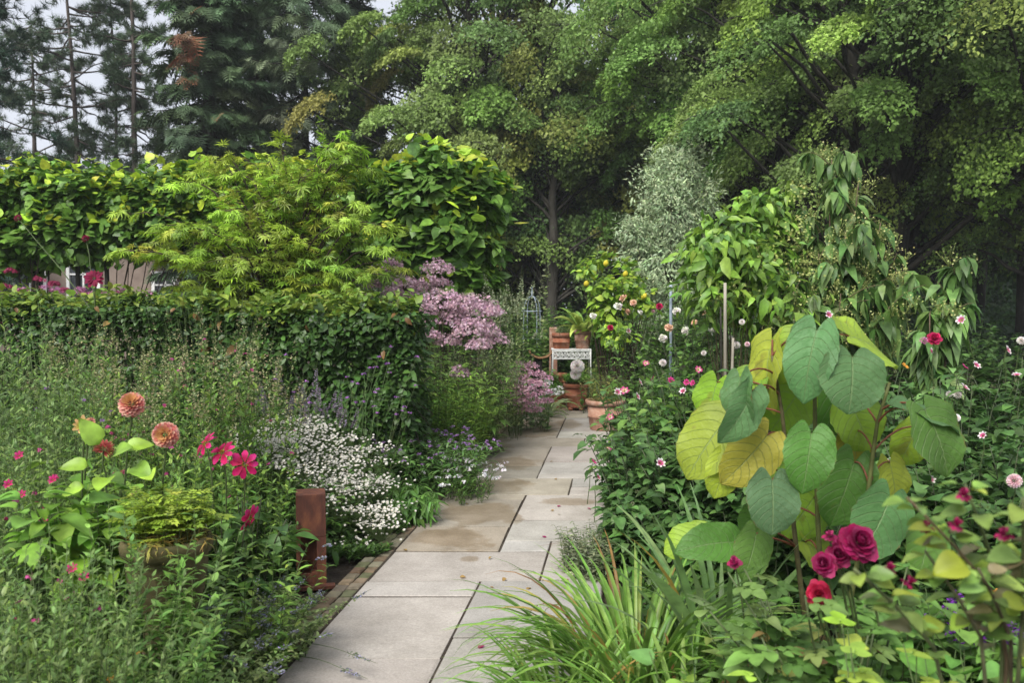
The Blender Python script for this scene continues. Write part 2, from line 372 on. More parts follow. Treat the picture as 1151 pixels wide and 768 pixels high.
def shrub(name, label, cat, foot, blobs, Tm, n, size, pal, group=None, width=1., shell=.55, lump=.22, droop=.1, outw=.5, upw=.8, bend=.2,
          stemn=14, stemr=.012, top=None, topfrac=0., mat=None, sides=4, jit=.2, zcut=.02, core=None, px=True, wood=WOODY):
    t = thing(name, label, cat, foot, group)
    bl = pxblobs(blobs) if px else blobs
    g = Geo(); p, o, bi = blob_pts(bl, n, shell, lump); ok = p[:, 2] > zcut; p, o = p[ok], o[ok]
    leafy(g, p, o, Tm, size, pal, width, droop, outw, upw, bend, jit)
    if top is not None:   # pale young growth on the shoot ends
        q, o2, _ = blob_pts(bl, int(n * topfrac), .97, lump + .05); s = (o2[:, 2] > .15) & (q[:, 2] > zcut); q, o2 = q[s], o2[s]
        leafy(g, q, o2, Tm, size * .9, top, width, -.25, outw, upw * .7, bend, jit)
    g.obj('foliage', mat or M_LEAF, t)
    if stemn:
        h = Geo(); ii = rng.integers(0, len(p), stemn); b = np.tile(A(*foot), (stemn, 1)) + rng.normal(0, 1, (stemn, 3)) * A(.08, .08, 0) * (1 + 0 * stemr)
        P = bez(b, p[ii] * .94 + b * .06, 0, 7) + np.cumsum(rng.normal(0, .012, (stemn, 7, 3)), 1) * (np.linspace(0, 1, 7) * (1 - np.linspace(0, 1, 7)) * 4)[None, :, None]
        tubes(h, P, np.linspace(stemr, stemr * .25, 7)[None], wood, sides)
        h.obj('branches' if stemr > .011 else 'stems', M_STEM, t)
    return t, p, o

def curves(n, foot, rx, rd, h, lean, k=7, arch=0.0, hj=.25, outward=.5, dirx=(0, 0)):
    """n stems rising from an ellipse on the ground"""
    a = rng.random(n) * 6.283; r = np.sqrt(rng.random(n))
    off = np.stack([np.cos(a) * r * rx, np.sin(a) * r * rd, 0 * a], 1); b = A(*foot) + off
    hh = h * (1 - hj * rng.random(n)) * (1 - .25 * r * outward)
    ln = nrm(off * A(1 / max(rx, .01), 1 / max(rd, .01), 0) * outward + rnd(n) * A(1, 1, 0) * .6 + A(dirx[0], dirx[1], 0)) * (lean * h * rng.random((n, 1)) ** .7)
    t = np.linspace(0, 1, k)[None, :, None]
    P = b[:, None] + UP * hh[:, None, None] * (t - arch * t ** 3) + ln[:, None] * t ** 1.7
    P = P + np.sin(t * 7 + rng.random((n, 1, 3)) * 6) * .012 * h * t * A(1, 1, 0)
    return P
def herb(name, label, cat, foot, rx, rd, n, h, Tm, per, size, pal, group=None, width=1., lean=.25, arch=0., t0=.1, t1=1., ang=.9, bend=.3, hj=.25,
         stemr=.0025, stemc=STEMC, taper=.5, outward=.5, dirx=(0, 0), mat=None, jit=.2, sj=.2, droop=0., stempart=True):
    t = thing(name, label, cat, foot, group)
    P = curves(n, foot, rx, rd, h, lean, 7, arch, hj, outward, dirx)
    g = Geo(); m = n * per; idx = np.repeat(np.arange(n), per); tt = t0 + (t1 - t0) * np.tile((np.arange(per) + .5) / per, n) + rng.normal(0, .02, m)
    pos, tg = interp(P, idx, np.clip(tt, 0, 1)); ph = np.tile(np.arange(per) * 2.4, n) + np.repeat(rng.random(n) * 6, per) + rng.normal(0, .3, m)
    rad = np.stack([np.cos(ph), np.sin(ph), 0 * ph], 1)
    dr = nrm(tg * np.cos(ang) + rad * np.sin(ang) + rnd(m) * .2 - UP * droop); nm = nrm(UP * .9 + tg * .3 - rad * .1 + rnd(m) * .3)
    sz = size * (1 - taper * np.clip(tt, 0, 1)) * np.exp(rng.normal(0, sj, m))
    inst(g, Tm, pos, dr, nm, sz, pick(pal, m, jit), width, rng.random(m) * bend * 2)
    g.obj('foliage', mat or M_LEAF, t)
    s = Geo(); tubes(s, P, np.linspace(stemr, stemr * .4, 7)[None], pick([stemc], n, .15), 3)
    if stempart: s.obj('stems', M_STEM, t)
    return t, P

def spikes(t, P, idx, length, n, size, pal, name='flower_spike', rad=.012, T_=LEAF2, width=1.2, mat=None):
    """flowering spikes on the ends of chosen stems, each a part"""
    for i in idx:
        g = Geo(); tip = P[i, -1]; d = nrm(P[i, -1] - P[i, -3]); L = length * (.7 + .6 * rng.random()); u = rng.random(n)
        a = rng.random(n) * 6.28; rr = np.stack([np.cos(a), np.sin(a), 0 * a], 1)
        pos = tip - d * L * .35 + d * (u * L)[:, None] + rr * rad * (1.1 - u)[:, None]
        inst(g, T_, pos, nrm(rr + d * .5 + rnd(n) * .3), rnd(n) + UP, size * (1.15 - .6 * u), pick(pal, n, .22), width)
        tubes(g, np.linspace(tip - d * L * .35, tip + d * L, 4), np.linspace(.0018, .0008, 4), STEMC, 3)
        g.obj(name, mat or M_PETAL, t, loc=tip) if False else g.obj(name, mat or M_PETAL, t)
def dome(t, c, r, n, size, pal, name='flower_head', flat=.6, T_=STAR, mat=None, stem_to=None, lump=.25):
    """one domed head of many tiny florets"""
    g = Geo(); d = rnd(n); d[:, 2] = np.abs(d[:, 2]) * 1.0 - .15
    k = 1 + lump * np.sin(d[:, 0] * 6 + c[0] * 9) * np.sin(d[:, 1] * 6 + c[1] * 7)
    pos = np.array(c) + d * A(r, r, r * flat) * (k * (.72 + .3 * rng.random(n)))[:, None]
    inst(g, T_, pos - UP * 0, nrm(rnd(n) + .01), nrm(d + rnd(n) * .5 + UP * .3), size * np.exp(rng.normal(0, .25, n)), pick(pal, n, .22, .8))
    if stem_to is not None:
        m = 9; e = rnd(m); e[:, 2] = abs(e[:, 2]) * .6
        tubes(g, bez(np.tile(np.array(c) - UP * r * .7, (m, 1)), np.array(c) + e * A(r, r, r * flat) * .7, 0, 3), .0015, (.12, .08, .06), 3)
        tubes(g, bez(np.array(stem_to)[None], (np.array(c) - UP * r * .7)[None], 0.0, 6), np.linspace(.004, .002, 6)[None], (.1, .08, .04), 3)
    return g.obj(name, mat or M_PETAL, t)

# flower meshes centred on their own origin, facing +z
def fl_daisy(np_, L, w, pal_in, pal_out, disc=(.45, .3, .03), discr=.18, cup=.15, rows=1, tipfrac=.55):
    g = Geo()
    for r in range(rows):
        a = (np.arange(np_) + .5 * r) * 6.2832 / np_ + rng.normal(0, .06, np_); rad = np.stack([np.cos(a), np.sin(a), 0 * a], 1)
        dr = nrm(rad + UP * (cup + .3 * r) + rnd(np_) * .1); V = PETAL[0]
        ci = pick(pal_in, np_, .12); co = pick(pal_out, np_, .12); f = np.clip((V[:, 1] - tipfrac + .12) / .24, 0, 1)[None, :, None]
        vc = (ci[:, None] * (1 - f) + co[:, None] * f).reshape(-1, 3)
        inst(g, PETAL, rad * L * .12, dr, UP * 1 - rad * .3 + rnd(np_) * .15, L * (1 - .2 * r) * np.exp(rng.normal(0, .07, np_)), None, w, .15 + .2 * rng.random(np_), vcol=vc)
    n = 24; d = rnd(n); d[:, 2] = abs(d[:, 2]) * .6
    inst(g, LEAF2, d * L * discr * .6, nrm(d + UP * .6), rnd(n), L * discr * .8, pick([disc], n, .2), 1.2)
    return g
def fl_pom(r, pal, n=150, open_=.55, core=None):
    """ball of cupped petals"""
    g = Geo(); i = np.arange(n) + .5; z = 1 - i / n * 1.75; ph = i * 2.39996
    d = np.stack([np.sqrt(np.clip(1 - z * z, 0, 1)) * np.cos(ph), np.sqrt(np.clip(1 - z * z, 0, 1)) * np.sin(ph), z], 1)
    rad = nrm(d * A(1, 1, 0) + 1e-4)
    dr = nrm(d + rad * .25 - UP * .15 + rnd(n) * .08); nm = nrm(UP * 1.0 - rad * .9 + d * .2)
    V = PETAL[0]; ci = pick(pal[:1], n, .1); co = pick(pal[1:], n, .14); f = np.clip(V[:, 1] * 1.1 - .1, 0, 1)[None, :, None]
    vc = (ci[:, None] * (1 - f) + co[:, None] * f)
    if core is not None: k = np.clip((z - .55) * 3, 0, 1)[:, None, None]; vc = vc * (1 - k) + np.array(core) * k
    inst(g, PETAL, d * r * .35, dr, nm, r * (.62 + .06 * (1 - z)), None, .85, -.1, vcol=vc.reshape(-1, 3))
    return g
def fl_rose(r, pal, layers=5):
    g = Geo()
    for L in range(layers):
        n = 5 + L * 2; f = L / (layers - 1); a = np.arange(n) * 6.2832 / n + L * .7 + rng.normal(0, .15, n); rad = np.stack([np.cos(a), np.sin(a), 0 * a], 1)
        tilt = 1.5 - 1.35 * f
        dr = nrm(rad * math.cos(tilt) + UP * math.sin(tilt) + rnd(n) * .12)
        inst(g, PETAL, rad * r * .16 * (1 - f * .6) - UP * r * .25 * f, dr, nrm(-rad * math.sin(tilt) + UP * math.cos(tilt)) , r * (.62 + .38 * f) * np.exp(rng.normal(0, .08, n)), pick(pal, n, .2), 1.35, -.25 + .55 * f + .1 * rng.random(n))
    return g
def toward(d, up=.0):
    d = Vector(d) + Vector((0, 0, up)); return d.to_track_quat('Z', 'Y').to_euler()

def strapclump(name, label, cat, foot, n, L, w, pal, group=None, spread=.12, upright=.6, k=9, mat=None, fold=.25, dry=0.03, Lj=.35, elevmin=.5, biasdir=None, arch=1.0):
    """clump of long arching strap leaves"""
    t = thing(name, label, cat, foot, group); g = Geo()
    a = rng.random(n) * 6.283; r = np.sqrt(rng.random(n)) * spread; h = np.stack([np.cos(a), np.sin(a), 0 * a], 1)
    if biasdir is not None: h = nrm(h + np.array(biasdir))
    b = A(*foot) + np.stack([np.cos(a) * r, np.sin(a) * r, 0 * a], 1)
    el = np.clip(elevmin + (1.5 - elevmin) * rng.random(n) ** upright, .2, 1.55); LL = L * (1 - Lj * rng.random(n)); cur = (1.0 + 1.3 * rng.random(n)) * arch
    tt = np.linspace(0, 1, k); e = el[:, None] - cur[:, None] * tt[None] ** 1.6
    seg = LL[:, None] / (k - 1); P = np.zeros((n, k, 3)); P[:, 0] = b
    for i in range(1, k):
        em = (e[:, i] + e[:, i - 1]) / 2
        P[:, i] = P[:, i - 1] + (h * np.cos(em)[:, None] + UP * np.sin(em)[:, None]) * seg
    P[:, :, 2] = np.maximum(P[:, :, 2], .02)
    side = np.cross(h, UP)[:, None]; side = nrm(side + rnd(n)[:, None] * .35)
    tg = nrm(np.gradient(P, axis=1)); nn = np.cross(side, tg)
    ww = (w * np.exp(rng.normal(0, .2, n)))[:, None] * (np.minimum(1, .55 + tt * 1.6) * np.clip((1 - tt) * 2.6, .02, 1) ** .8)[None]
    V = np.stack([P - side * ww[..., None] - nn * ww[..., None] * -fold, P - nn * ww[..., None] * fold, P + side * ww[..., None] + nn * ww[..., None] * fold], 2)
    q = []
    for i in range(k - 1):
        for j in range(2): q += [(i * 3 + j, i * 3 + j + 1, i * 3 + 3 + j + 1), (i * 3 + j, i * 3 + 3 + j + 1, i * 3 + 3 + j)]
    tr = np.array(q)[None] + (np.arange(n) * 3 * k)[:, None, None]
    c = pick(pal, n, .2); dd = rng.random(n) < dry; c[dd] = pick([(.17, .12, .05), (.2, .17, .05), (.12, .07, .03)], int(dd.sum()), .2)
    g.add(V, tr, np.repeat(c, 3 * k, 0)); g.obj('leaves', mat or M_LEAF, t)
    return t, P

# ------------------------------------------------------------------ trees
def broad_tree(name, label, foot, H, z0, R, nspray, nleaf, sr, ls, pal, trunk_r, group=None, pal2=None, lean=(0, 0), forks=1, tilt=.75, cx=(0, 0), zvis=13.0, cat='tree', thick=.22, squash=1.0, tm=LEAF2, keep=None, barkm=None):
    """trunk with limbs, crown of drooping layered sprays of leaves"""
    t = thing(name, label, cat, foot, group); f = A(*foot)
    g = Geo(); n = nspray
    ctr = f + A(cx[0], cx[1], (z0 + H) / 2); rz = (H - z0) / 2
    d = rnd(n); rad = (.35 + .65 * rng.random(n) ** .45) * (1 + .16 * np.sin(d[:, 0] * 6 + foot[0]) * np.sin(d[:, 2] * 5 + 1.3) + .1 * np.sin(d[:, 1] * 9))
    c = ctr + d * rad[:, None] * A(R, R, rz * squash); c = c[c[:, 2] > z0 - .3]
    if keep is not None: c = c[keep(c)]
    n = len(c)
    o = nrm((c - f - A(cx[0], cx[1], 0)) * A(1, 1, 0) + 1e-3)
    hi = c[:, 2] > zvis
    cnt = np.where(hi, nleaf // 3, nleaf); sR = sr * np.exp(rng.normal(0, .28, n)) * np.where(hi, 1.3, 1)
    idx = np.repeat(np.arange(n), cnt); m = len(idx)
    u = np.sqrt(rng.random(m)); a = rng.random(m) * 6.283; ko = 1 + .35 * np.sin(a * 3 + idx * 1.7) * np.sin(a * 5 + idx)
    lr = u * sR[idx] * ko; ex = np.cos(a) * lr; ey = np.sin(a) * lr
    O = o[idx]; Sd = np.cross(O, UP); tl = (tilt * (.6 + .8 * rng.random(n)))[idx]
    fx = O * np.cos(tl)[:, None] - UP * np.sin(tl)[:, None]; fn = O * np.sin(tl)[:, None] + UP * np.cos(tl)[:, None]
    pos = c[idx] + fx * ex[:, None] + Sd * ey[:, None] * .9 + fn * (-.25 * lr ** 2 / sR[idx] + rng.normal(0, thick, m) * sR[idx] * .6)[:, None]
    base = pick(pal, n, .16)
    if pal2 is not None: k2 = rng.random(n) < .22; base[k2] = pick(pal2, int(k2.sum()), .15)
    col = base[idx] * np.exp(rng.normal(0, .22, (m, 1)))
    dr = nrm(fx * .6 + rnd(m) * .8 - UP * .25); nm = nrm(fn * .7 + UP * .35 + rnd(m) * .55)
    inst(g, tm, pos, dr, nm, ls * np.exp(rng.normal(0, .25, m)) * np.where(hi, 1.7, 1)[idx], col, 1.35, .15)
    g.obj('crown', M_FAR, t)
    h = Geo(); zt = min(H * .9, 16); k = 10; tt = np.linspace(0, 1, k); tops = []
    for fk in range(forks):
        sp = A(math.cos(fk * 2.1 + foot[0]), math.sin(fk * 2.1 + foot[0]), 0) * (R * .28 if forks > 1 else 0)
        P = f + UP * (zt * tt)[:, None] + (A(lean[0], lean[1], 0) + A(cx[0], cx[1], 0) * .6) * (tt ** 1.5)[:, None] + sp * np.clip(tt - .12, 0, 1)[:, None] ** .9 + np.cumsum(rng.normal(0, .05, (k, 3)), 0) * A(1, 1, 0) * tt[:, None]
        P[0, 2] = -.1; rr = trunk_r * (1 - .8 * tt) * (1 if forks == 1 else .8); rr[0] *= 1.3; tubes(h, P, rr[None], (.1, .1, .1), 9); tops.append(P)
    h.obj('trunk', barkm or M_BARK, t)
    b = Geo(); ti = rng.integers(0, forks, n); st = np.zeros((n, 3))
    for i in range(n):
        P = tops[ti[i]]; zz = max(1.6, c[i, 2] - (.35 + .3 * rng.random()) * np.linalg.norm((c[i] - f)[:2]) - .5); fz = np.clip(zz / zt, 0, .98) * (k - 1); j = int(fz)
        st[i] = P[j] + (P[min(j + 1, k - 1)] - P[j]) * (fz - j)
    Pb = bez(st, c, rng.random(n) * .5, 7) + rng.normal(0, .06, (n, 7, 3)) * np.sin(np.linspace(0, np.pi, 7))[None, :, None]
    tubes(b, Pb, np.linspace(.075, .015, 7)[None] * (trunk_r / .3), (.1, .1, .1), 5)
    # fine twigs inside each spray
    tw = np.repeat(np.arange(n), 5); a2 = rng.random(len(tw)) * 6.28
    e = c[tw] + (o[tw] * np.cos(a2)[:, None] + np.cross(o[tw], UP) * np.sin(a2)[:, None] - UP * .35) * (sR[tw] * .75)[:, None]
    tubes(b, bez(c[tw], e, .06, 4), np.linspace(.014, .004, 4)[None], (.1, .1, .1), 3)
    b.obj('limbs', barkm or M_BARK, t)
    return t
def spruce(name, label, foot, H, R, pal, dead=(), group=None, z0=.8, step=.42, per=6, dens=34, power=.7, zvis=13, tl=.55, trunk_r=.25, gap=0.):
    t = thing(name, label, 'conifer', foot, group); f = A(*foot); g = Geo(); h = Geo()
    zs = np.arange(z0, H - .3, step); st = []; en = []
    for z in zs:
        L = R * (1 - z / H) ** power * (.8 + .35 * rng.random())
        q = per if z < zvis else max(3, per // 2)
        for a in np.arange(q) * 6.283 / q + rng.random() * 6:
            if rng.random() < gap: continue
            l = L * (.65 + .45 * rng.random()); s = f + UP * (z + rng.normal(0, .1)); st.append(s)
            en.append(s + A(math.cos(a), math.sin(a), 0) * l - UP * l * (.16 + .25 * rng.random()))
    st = np.array(st); en = np.array(en); n = len(st); P = bez(st, en, -.10 * np.linalg.norm(en - st, axis=1) * rng.random(n), 6)
    tubes(h, P, np.linspace(.035, .006, 6)[None], (.1, .1, .1), 4)
    cnt = dens; idx = np.repeat(np.arange(n), cnt); m = len(idx); tt = .12 + .88 * rng.random(m) ** .75
    pos, tg = interp(P, idx, tt); sd = np.where(rng.random(m) < .5, 1, -1)[:, None] * nrm(np.cross(tg, UP))
    dr = nrm(tg * .65 + sd * (.75 * rng.random((m, 1)) + .1) - UP * (.15 + .55 * rng.random((m, 1))) + rnd(m) * .15)
    col = pick(pal, n, .2)[idx] * np.exp(rng.normal(0, .2, (m, 1)))
    for dp, drad in dead:
        k = np.linalg.norm(pos - dp, axis=1) < drad * (.6 + .7 * rng.random(m)); col[k] = pick([(.12, .05, .028), (.085, .055, .032)], int(k.sum()), .25)
    inst(g, TWIG, pos, dr, nrm(UP + rnd(m) * .5 + tg * .3), tl * (1.15 - .5 * tt) * np.exp(rng.normal(0, .2, m)), col, 1.7, .25)
    g.obj('crown', M_NEEDLE, t)
    k = 12; tt = np.linspace(0, 1, k); Q = f + UP * (H * tt)[:, None]; Q[0, 2] = -.1
    tubes(h, Q, (trunk_r * (1 - .93 * tt))[None], (.1, .1, .1), 10); h.obj('trunk', M_BARK, t)
    return t
def pine(name, label, foot, H, R, pal, z0, n, group=None, trunk_r=.16, lean=(0, 0), tufts=42, ts=.26, side=None, droop=.1):
    t = thing(name, label, 'conifer', foot, group); f = A(*foot); g = Geo(); h = Geo(); k = 12; tt = np.linspace(0, 1, k)
    Q = f + UP * (H * tt)[:, None] + A(lean[0], lean[1], 0) * (tt ** 1.3)[:, None] + np.cumsum(rng.normal(0, .04, (k, 3)), 0) * A(1, 1, 0); Q[0, 2] = -.1
    tubes(h, Q, (trunk_r * (1 - .85 * tt))[None], (.1, .1, .1), 9)
    zz = z0 + (H - z0) * rng.random(n) ** .9; st, _ = interp(Q[None], np.zeros(n, int), zz / H); a = rng.random(n) * 6.283
    o = np.stack([np.cos(a), np.sin(a), 0 * a], 1)
    if side is not None: o = nrm(o + A(side[0], side[1], 0))
    L = R * (.45 + .6 * rng.random(n)) * np.clip(1.25 - zz / H * .7, .3, 1)
    en = st + o * L[:, None] + UP * (L * rng.normal(.02 - droop, .2, n))[:, None]
    P = bez(st, en, -.06 * L, 7) + rng.normal(0, .07, (n, 7, 3)) * np.linspace(0, 1, 7)[None, :, None]
    b = h; tubes(b, P, np.linspace(.035, .008, 7)[None], (.1, .1, .1), 4)
    m0 = 5; si = np.repeat(np.arange(n), m0); s, tg = interp(P, si, .35 + .6 * rng.random(n * m0)); sd = rnd(n * m0) * A(1, 1, .5)
    e = s + nrm(tg * .8 + sd) * (L[si] * (.16 + .2 * rng.random(n * m0)))[:, None]; P2 = bez(s, e, 0, 4)
    tubes(b, P2, np.linspace(.012, .004, 4)[None], (.1, .1, .1), 3); b.obj('trunk', M_BARKP, t)
    q = tufts // m0; i2 = np.repeat(np.arange(len(P2)), q); pos, tg2 = interp(P2, i2, .3 + .7 * rng.random(len(i2)))
    i3 = np.repeat(np.arange(n), 8); p3, t3 = interp(P, i3, .6 + .4 * rng.random(len(i3))); pos = np.concatenate([pos, p3]); tg2 = np.concatenate([tg2, t3]); m = len(pos)
    inst(g, TUFT, pos + rng.normal(0, .05, (m, 3)), nrm(tg2 + UP * .35 + rnd(m) * .3), rnd(m), ts * np.exp(rng.normal(0, .25, m)), pick(pal, m, .2))
    g.obj('crown', M_NEEDLE, t)
    return t
# ------------------------------------------------------------------ ground, path, edging
def left_edge(d): return -1.43 + .126 * d
PD = nrm(A(.126, 1, 0)); PN = A(PD[1], -PD[0], 0)
PYAW = -math.atan(.126)
def pp(t, s, z=0): return A(left_edge(s) + t, s, z)     # t across from the left edge, s metres from the camera
def sheet(name, x0, x1, y0, y1, z, nx, ny, mat, amp=0.0):
    g = Geo(); X, Y = np.meshgrid(np.linspace(x0, x1, nx), np.linspace(y0, y1, ny)); Z = z + amp * np.sin(X * 1.7) * np.sin(Y * 1.3) + amp * .5 * np.sin(X * 4.1 + 1) * np.sin(Y * 3.7)
    i = np.arange(ny - 1)[:, None] * nx + np.arange(nx - 1)[None]; i = i.ravel()
    g.add(np.stack([X, Y, Z], -1), np.concatenate([np.stack([i, i + 1, i + nx + 1], 1), np.stack([i, i + nx + 1, i + nx], 1)]), (.1, .1, .1))
    return tag(g.obj(name, mat), kind='structure')
sheet('ground', -160, 160, -40, 280, -.02, 61, 61, M_SOIL)
SL = [(0, .65, 1.9, 2.9), (0, .65, 2.9, 3.70), (.65, 1.35, 1.8, 2.7), (.65, 1.35, 2.7, 3.94), (0, .65, 3.70, 4.51), (0, .65, 4.51, 4.76), (.65, 1.35, 3.94, 4.76),
      (0, .99, 4.76, 5.35), (.99, 1.35, 4.76, 4.98), (.99, 1.35, 4.98, 5.59), (.67, .99, 5.35, 5.59), (0, .67, 5.35, 5.94), (0, .67, 5.94, 6.79), (.67, 1.35, 5.59, 6.13), (.67, 1.35, 6.13, 6.97), (0, .67, 6.79, 6.97),
      (0, 1.02, 6.97, 7.64), (1.02, 1.35, 6.97, 7.27), (1.02, 1.35, 7.27, 7.64), (0, .69, 7.64, 8.26), (0, .69, 8.26, 9.38), (.69, 1.35, 7.64, 7.83), (.69, 1.35, 7.83, 8.44), (.69, 1.35, 8.44, 9.38),
      (0, 1.04, 9.38, 10.), (1.04, 1.35, 9.38, 10.), (0, .7, 10., 10.75), (0, .7, 10.75, 11.8), (.7, 1.35, 10., 10.5), (.7, 1.35, 10.5, 11.8), (0, 1., 11.8, 12.6), (1., 1.35, 11.8, 12.6)]
def slab(g, t0, t1, s0, s1, z, col, gap=.007, b=.004):
    j = lambda: rng.normal(0, .0025)
    def q(i, zz): return [pp(t0 + gap + i + j(), s0 + gap + i + j(), zz), pp(t1 - gap - i + j(), s0 + gap + i + j(), zz), pp(t1 - gap - i + j(), s1 - gap - i + j(), zz), pp(t0 + gap + i + j(), s1 - gap - i + j(), zz)]
    tz = z + rng.normal(0, .0018)
    V = np.array(q(0, -.03) + q(0, tz - b) + q(b, tz)); t = []
    for r in range(2):
        for i in range(4):
            k = (i + 1) % 4; t += [(r * 4 + i, r * 4 + k, r * 4 + 4 + k), (r * 4 + i, r * 4 + 4 + k, r * 4 + 4 + i)]
    t += [(8, 9, 10), (8, 10, 11)]; g.add(V, t, col)
def path_mat():
    m, n, out = newmat('sandstone_paving'); L = n.links.new
    at = N(n, 'ShaderNodeAttribute', attribute_name='Col'); tc = N(n, 'ShaderNodeTexCoord')
    a = N(n, 'ShaderNodeTexNoise', Scale=2.2, Detail=6.0, Roughness=.65); L(tc.outputs['Object'], a.inputs['Vector'])
    cr = N(n, 'ShaderNodeValToRGB'); L(a.outputs['Fac'], cr.inputs[0]); e = cr.color_ramp.elements
    e[0].position = .3; e[0].color = (.70, .68, .64, 1); e[1].position = .7; e[1].color = (1.12, 1.10, 1.07, 1)
    mm = N(n, 'ShaderNodeMix', data_type='RGBA', blend_type='MULTIPLY'); mm.inputs['Factor'].default_value = 1; L(at.outputs['Color'], mm.inputs['A']); L(cr.outputs[0], mm.inputs['B'])
    f = N(n, 'ShaderNodeTexNoise', Scale=90.0, Detail=6.0, Roughness=.75); L(tc.outputs['Object'], f.inputs['Vector'])
    fr = N(n, 'ShaderNodeMapRange'); L(f.outputs['Fac'], fr.inputs['Value']); fr.inputs['From Min'].default_value = .3; fr.inputs['From Max'].default_value = .7; fr.inputs['To Min'].default_value = .70; fr.inputs['To Max'].default_value = 1.1
    m2 = N(n, 'ShaderNodeVectorMath', operation='SCALE'); L(mm.outputs['Result'], m2.inputs[0]); L(fr.outputs[0], m2.inputs['Scale'])
    c = m2.outputs[0]; wet = None
    # damp brown patches with a shape of their own: (x, y, radius x, radius y)
    dist = N(n, 'ShaderNodeTexNoise', Scale=3.6, Detail=8.0, Roughness=.65); L(tc.outputs['Object'], dist.inputs['Vector'])
    for (px, py, rx, ry) in STAINS:
        p = G(px, EYE * F / (py - 344)); mp = N(n, 'ShaderNodeMapping'); mp.vector_type = 'TEXTURE'; mp.inputs['Location'].default_value = (p[0], p[1], 0); mp.inputs['Scale'].default_value = (rx, ry, 10)
        L(tc.outputs['Object'], mp.inputs[0]); ln = N(n, 'ShaderNodeVectorMath', operation='LENGTH'); L(mp.outputs[0], ln.inputs[0])
        ad = N(n, 'ShaderNodeMath', operation='MULTIPLY_ADD'); L(dist.outputs['Fac'], ad.inputs[0]); ad.inputs[1].default_value = 2.6; L(ln.outputs['Value'], ad.inputs[2])
        s = N(n, 'ShaderNodeMapRange'); L(ad.outputs[0], s.inputs['Value']); s.inputs['From Min'].default_value = 2.05; s.inputs['From Max'].default_value = 2.3; s.inputs['To Min'].default_value = 1; s.inputs['To Max'].default_value = 0
        if wet is None: wet = s.outputs[0]
        else:
            mx = N(n, 'ShaderNodeMath', operation='MAXIMUM'); L(wet, mx.inputs[0]); L(s.outputs[0], mx.inputs[1]); wet = mx.outputs[0]
    ww = N(n, 'ShaderNodeMath', operation='MULTIPLY'); L(wet, ww.inputs[0]); wn = N(n, 'ShaderNodeMapRange'); L(a.outputs['Fac'], wn.inputs['Value']); wn.inputs['From Min'].default_value = .25; wn.inputs['From Max'].default_value = .75; wn.inputs['To Min'].default_value = .95; wn.inputs['To Max'].default_value = .5; L(wn.outputs[0], ww.inputs[1])
    dk = N(n, 'ShaderNodeMix', data_type='RGBA', blend_type='MULTIPLY'); L(ww.outputs[0], dk.inputs['Factor']); L(c, dk.inputs['A']); dk.inputs['B'].default_value = (.68, .59, .47, 1)
    p = N(n, 'ShaderNodeBsdfPrincipled', Roughness=.75); L(dk.outputs['Result'], p.inputs['Base Color']); p.inputs['Specular IOR Level'].default_value = .3
    ro = N(n, 'ShaderNodeMapRange'); L(ww.outputs[0], ro.inputs['Value']); ro.inputs['To Min'].default_value = .78; ro.inputs['To Max'].default_value = .5; L(ro.outputs[0], p.inputs['Roughness'])
    b = N(n, 'ShaderNodeTexNoise', Scale=28.0, Detail=8.0); L(tc.outputs['Object'], b.inputs['Vector']); bu = N(n, 'ShaderNodeBump', Strength=.5, Distance=.01); L(b.outputs['Fac'], bu.inputs['Height']); L(bu.outputs[0], p.inputs['Normal'])
    L(p.outputs[0], out.inputs[0]); return m
STAINS = [(505, 612, .28, .3), (540, 584, .3, .35), (575, 589, .1, .2), (556, 551, .3, .3), (570, 525, .35, .4), (548, 505, .3, .7), (590, 485, .5, .8), (640, 571, .22, .14), (526, 637, .1, .08), (430, 600, .2, .3), (640, 480, .2, .5)]
g = Geo()
for i, q in enumerate(SL):
    far = q[2] > 5.3 and q[0] < .3
    c = pick([(.40, .385, .36), (.375, .362, .34), (.41, .385, .355), (.39, .36, .335), (.34, .328, .31)], 1, .05, cj=.008)[0]
    if far: c = c * A(.9, .85, .76)
    slab(g, *q, .03, c)
tag(g.obj('garden_path', path_mat(), smooth=False), kind='structure')
g = Geo()                                                   # dark sandy joints under the slabs
g.add([pp(-.01, 1.7, .0235), pp(1.35, 1.7, .0235), pp(1.35, 12.6, .0235), pp(-.01, 12.6, .0235)], [(0, 1, 2), (0, 2, 3)], (.1, .1, .1)); tag(g.obj('path_bedding', M_SOIL), kind='structure')
BRC = [(.17, .11, .075), (.21, .15, .10), (.15, .12, .085), (.13, .14, .07), (.19, .17, .12)]
g = Geo(); s = 1.9                                          # brick edging beside the slabs and brick strip at the end
while s < 12.5:
    w = .072
    for r in range(2):
        c = pick(BRC, 1, .15, cj=.02)[0]; slab(g, -.165 + r * .08, -.088 + r * .08, s + r * .01, s + .1 + r * .01, .022 + rng.normal(0, .003), c, .004, .006)
    s += .105
for s in np.arange(12.63, 13.6, .1):
    for k in range(9):
        tq = -.1 + k * .165 + (.08 if int(round(s * 10)) % 2 else 0); slab(g, tq, tq + .16, s, s + .096, .028 + rng.normal(0, .003), pick(BRC, 1, .15, cj=.02)[0] * 1.25, .004, .006)
tag(g.obj('brick_edging', M_BRICK, smooth=False), kind='structure')
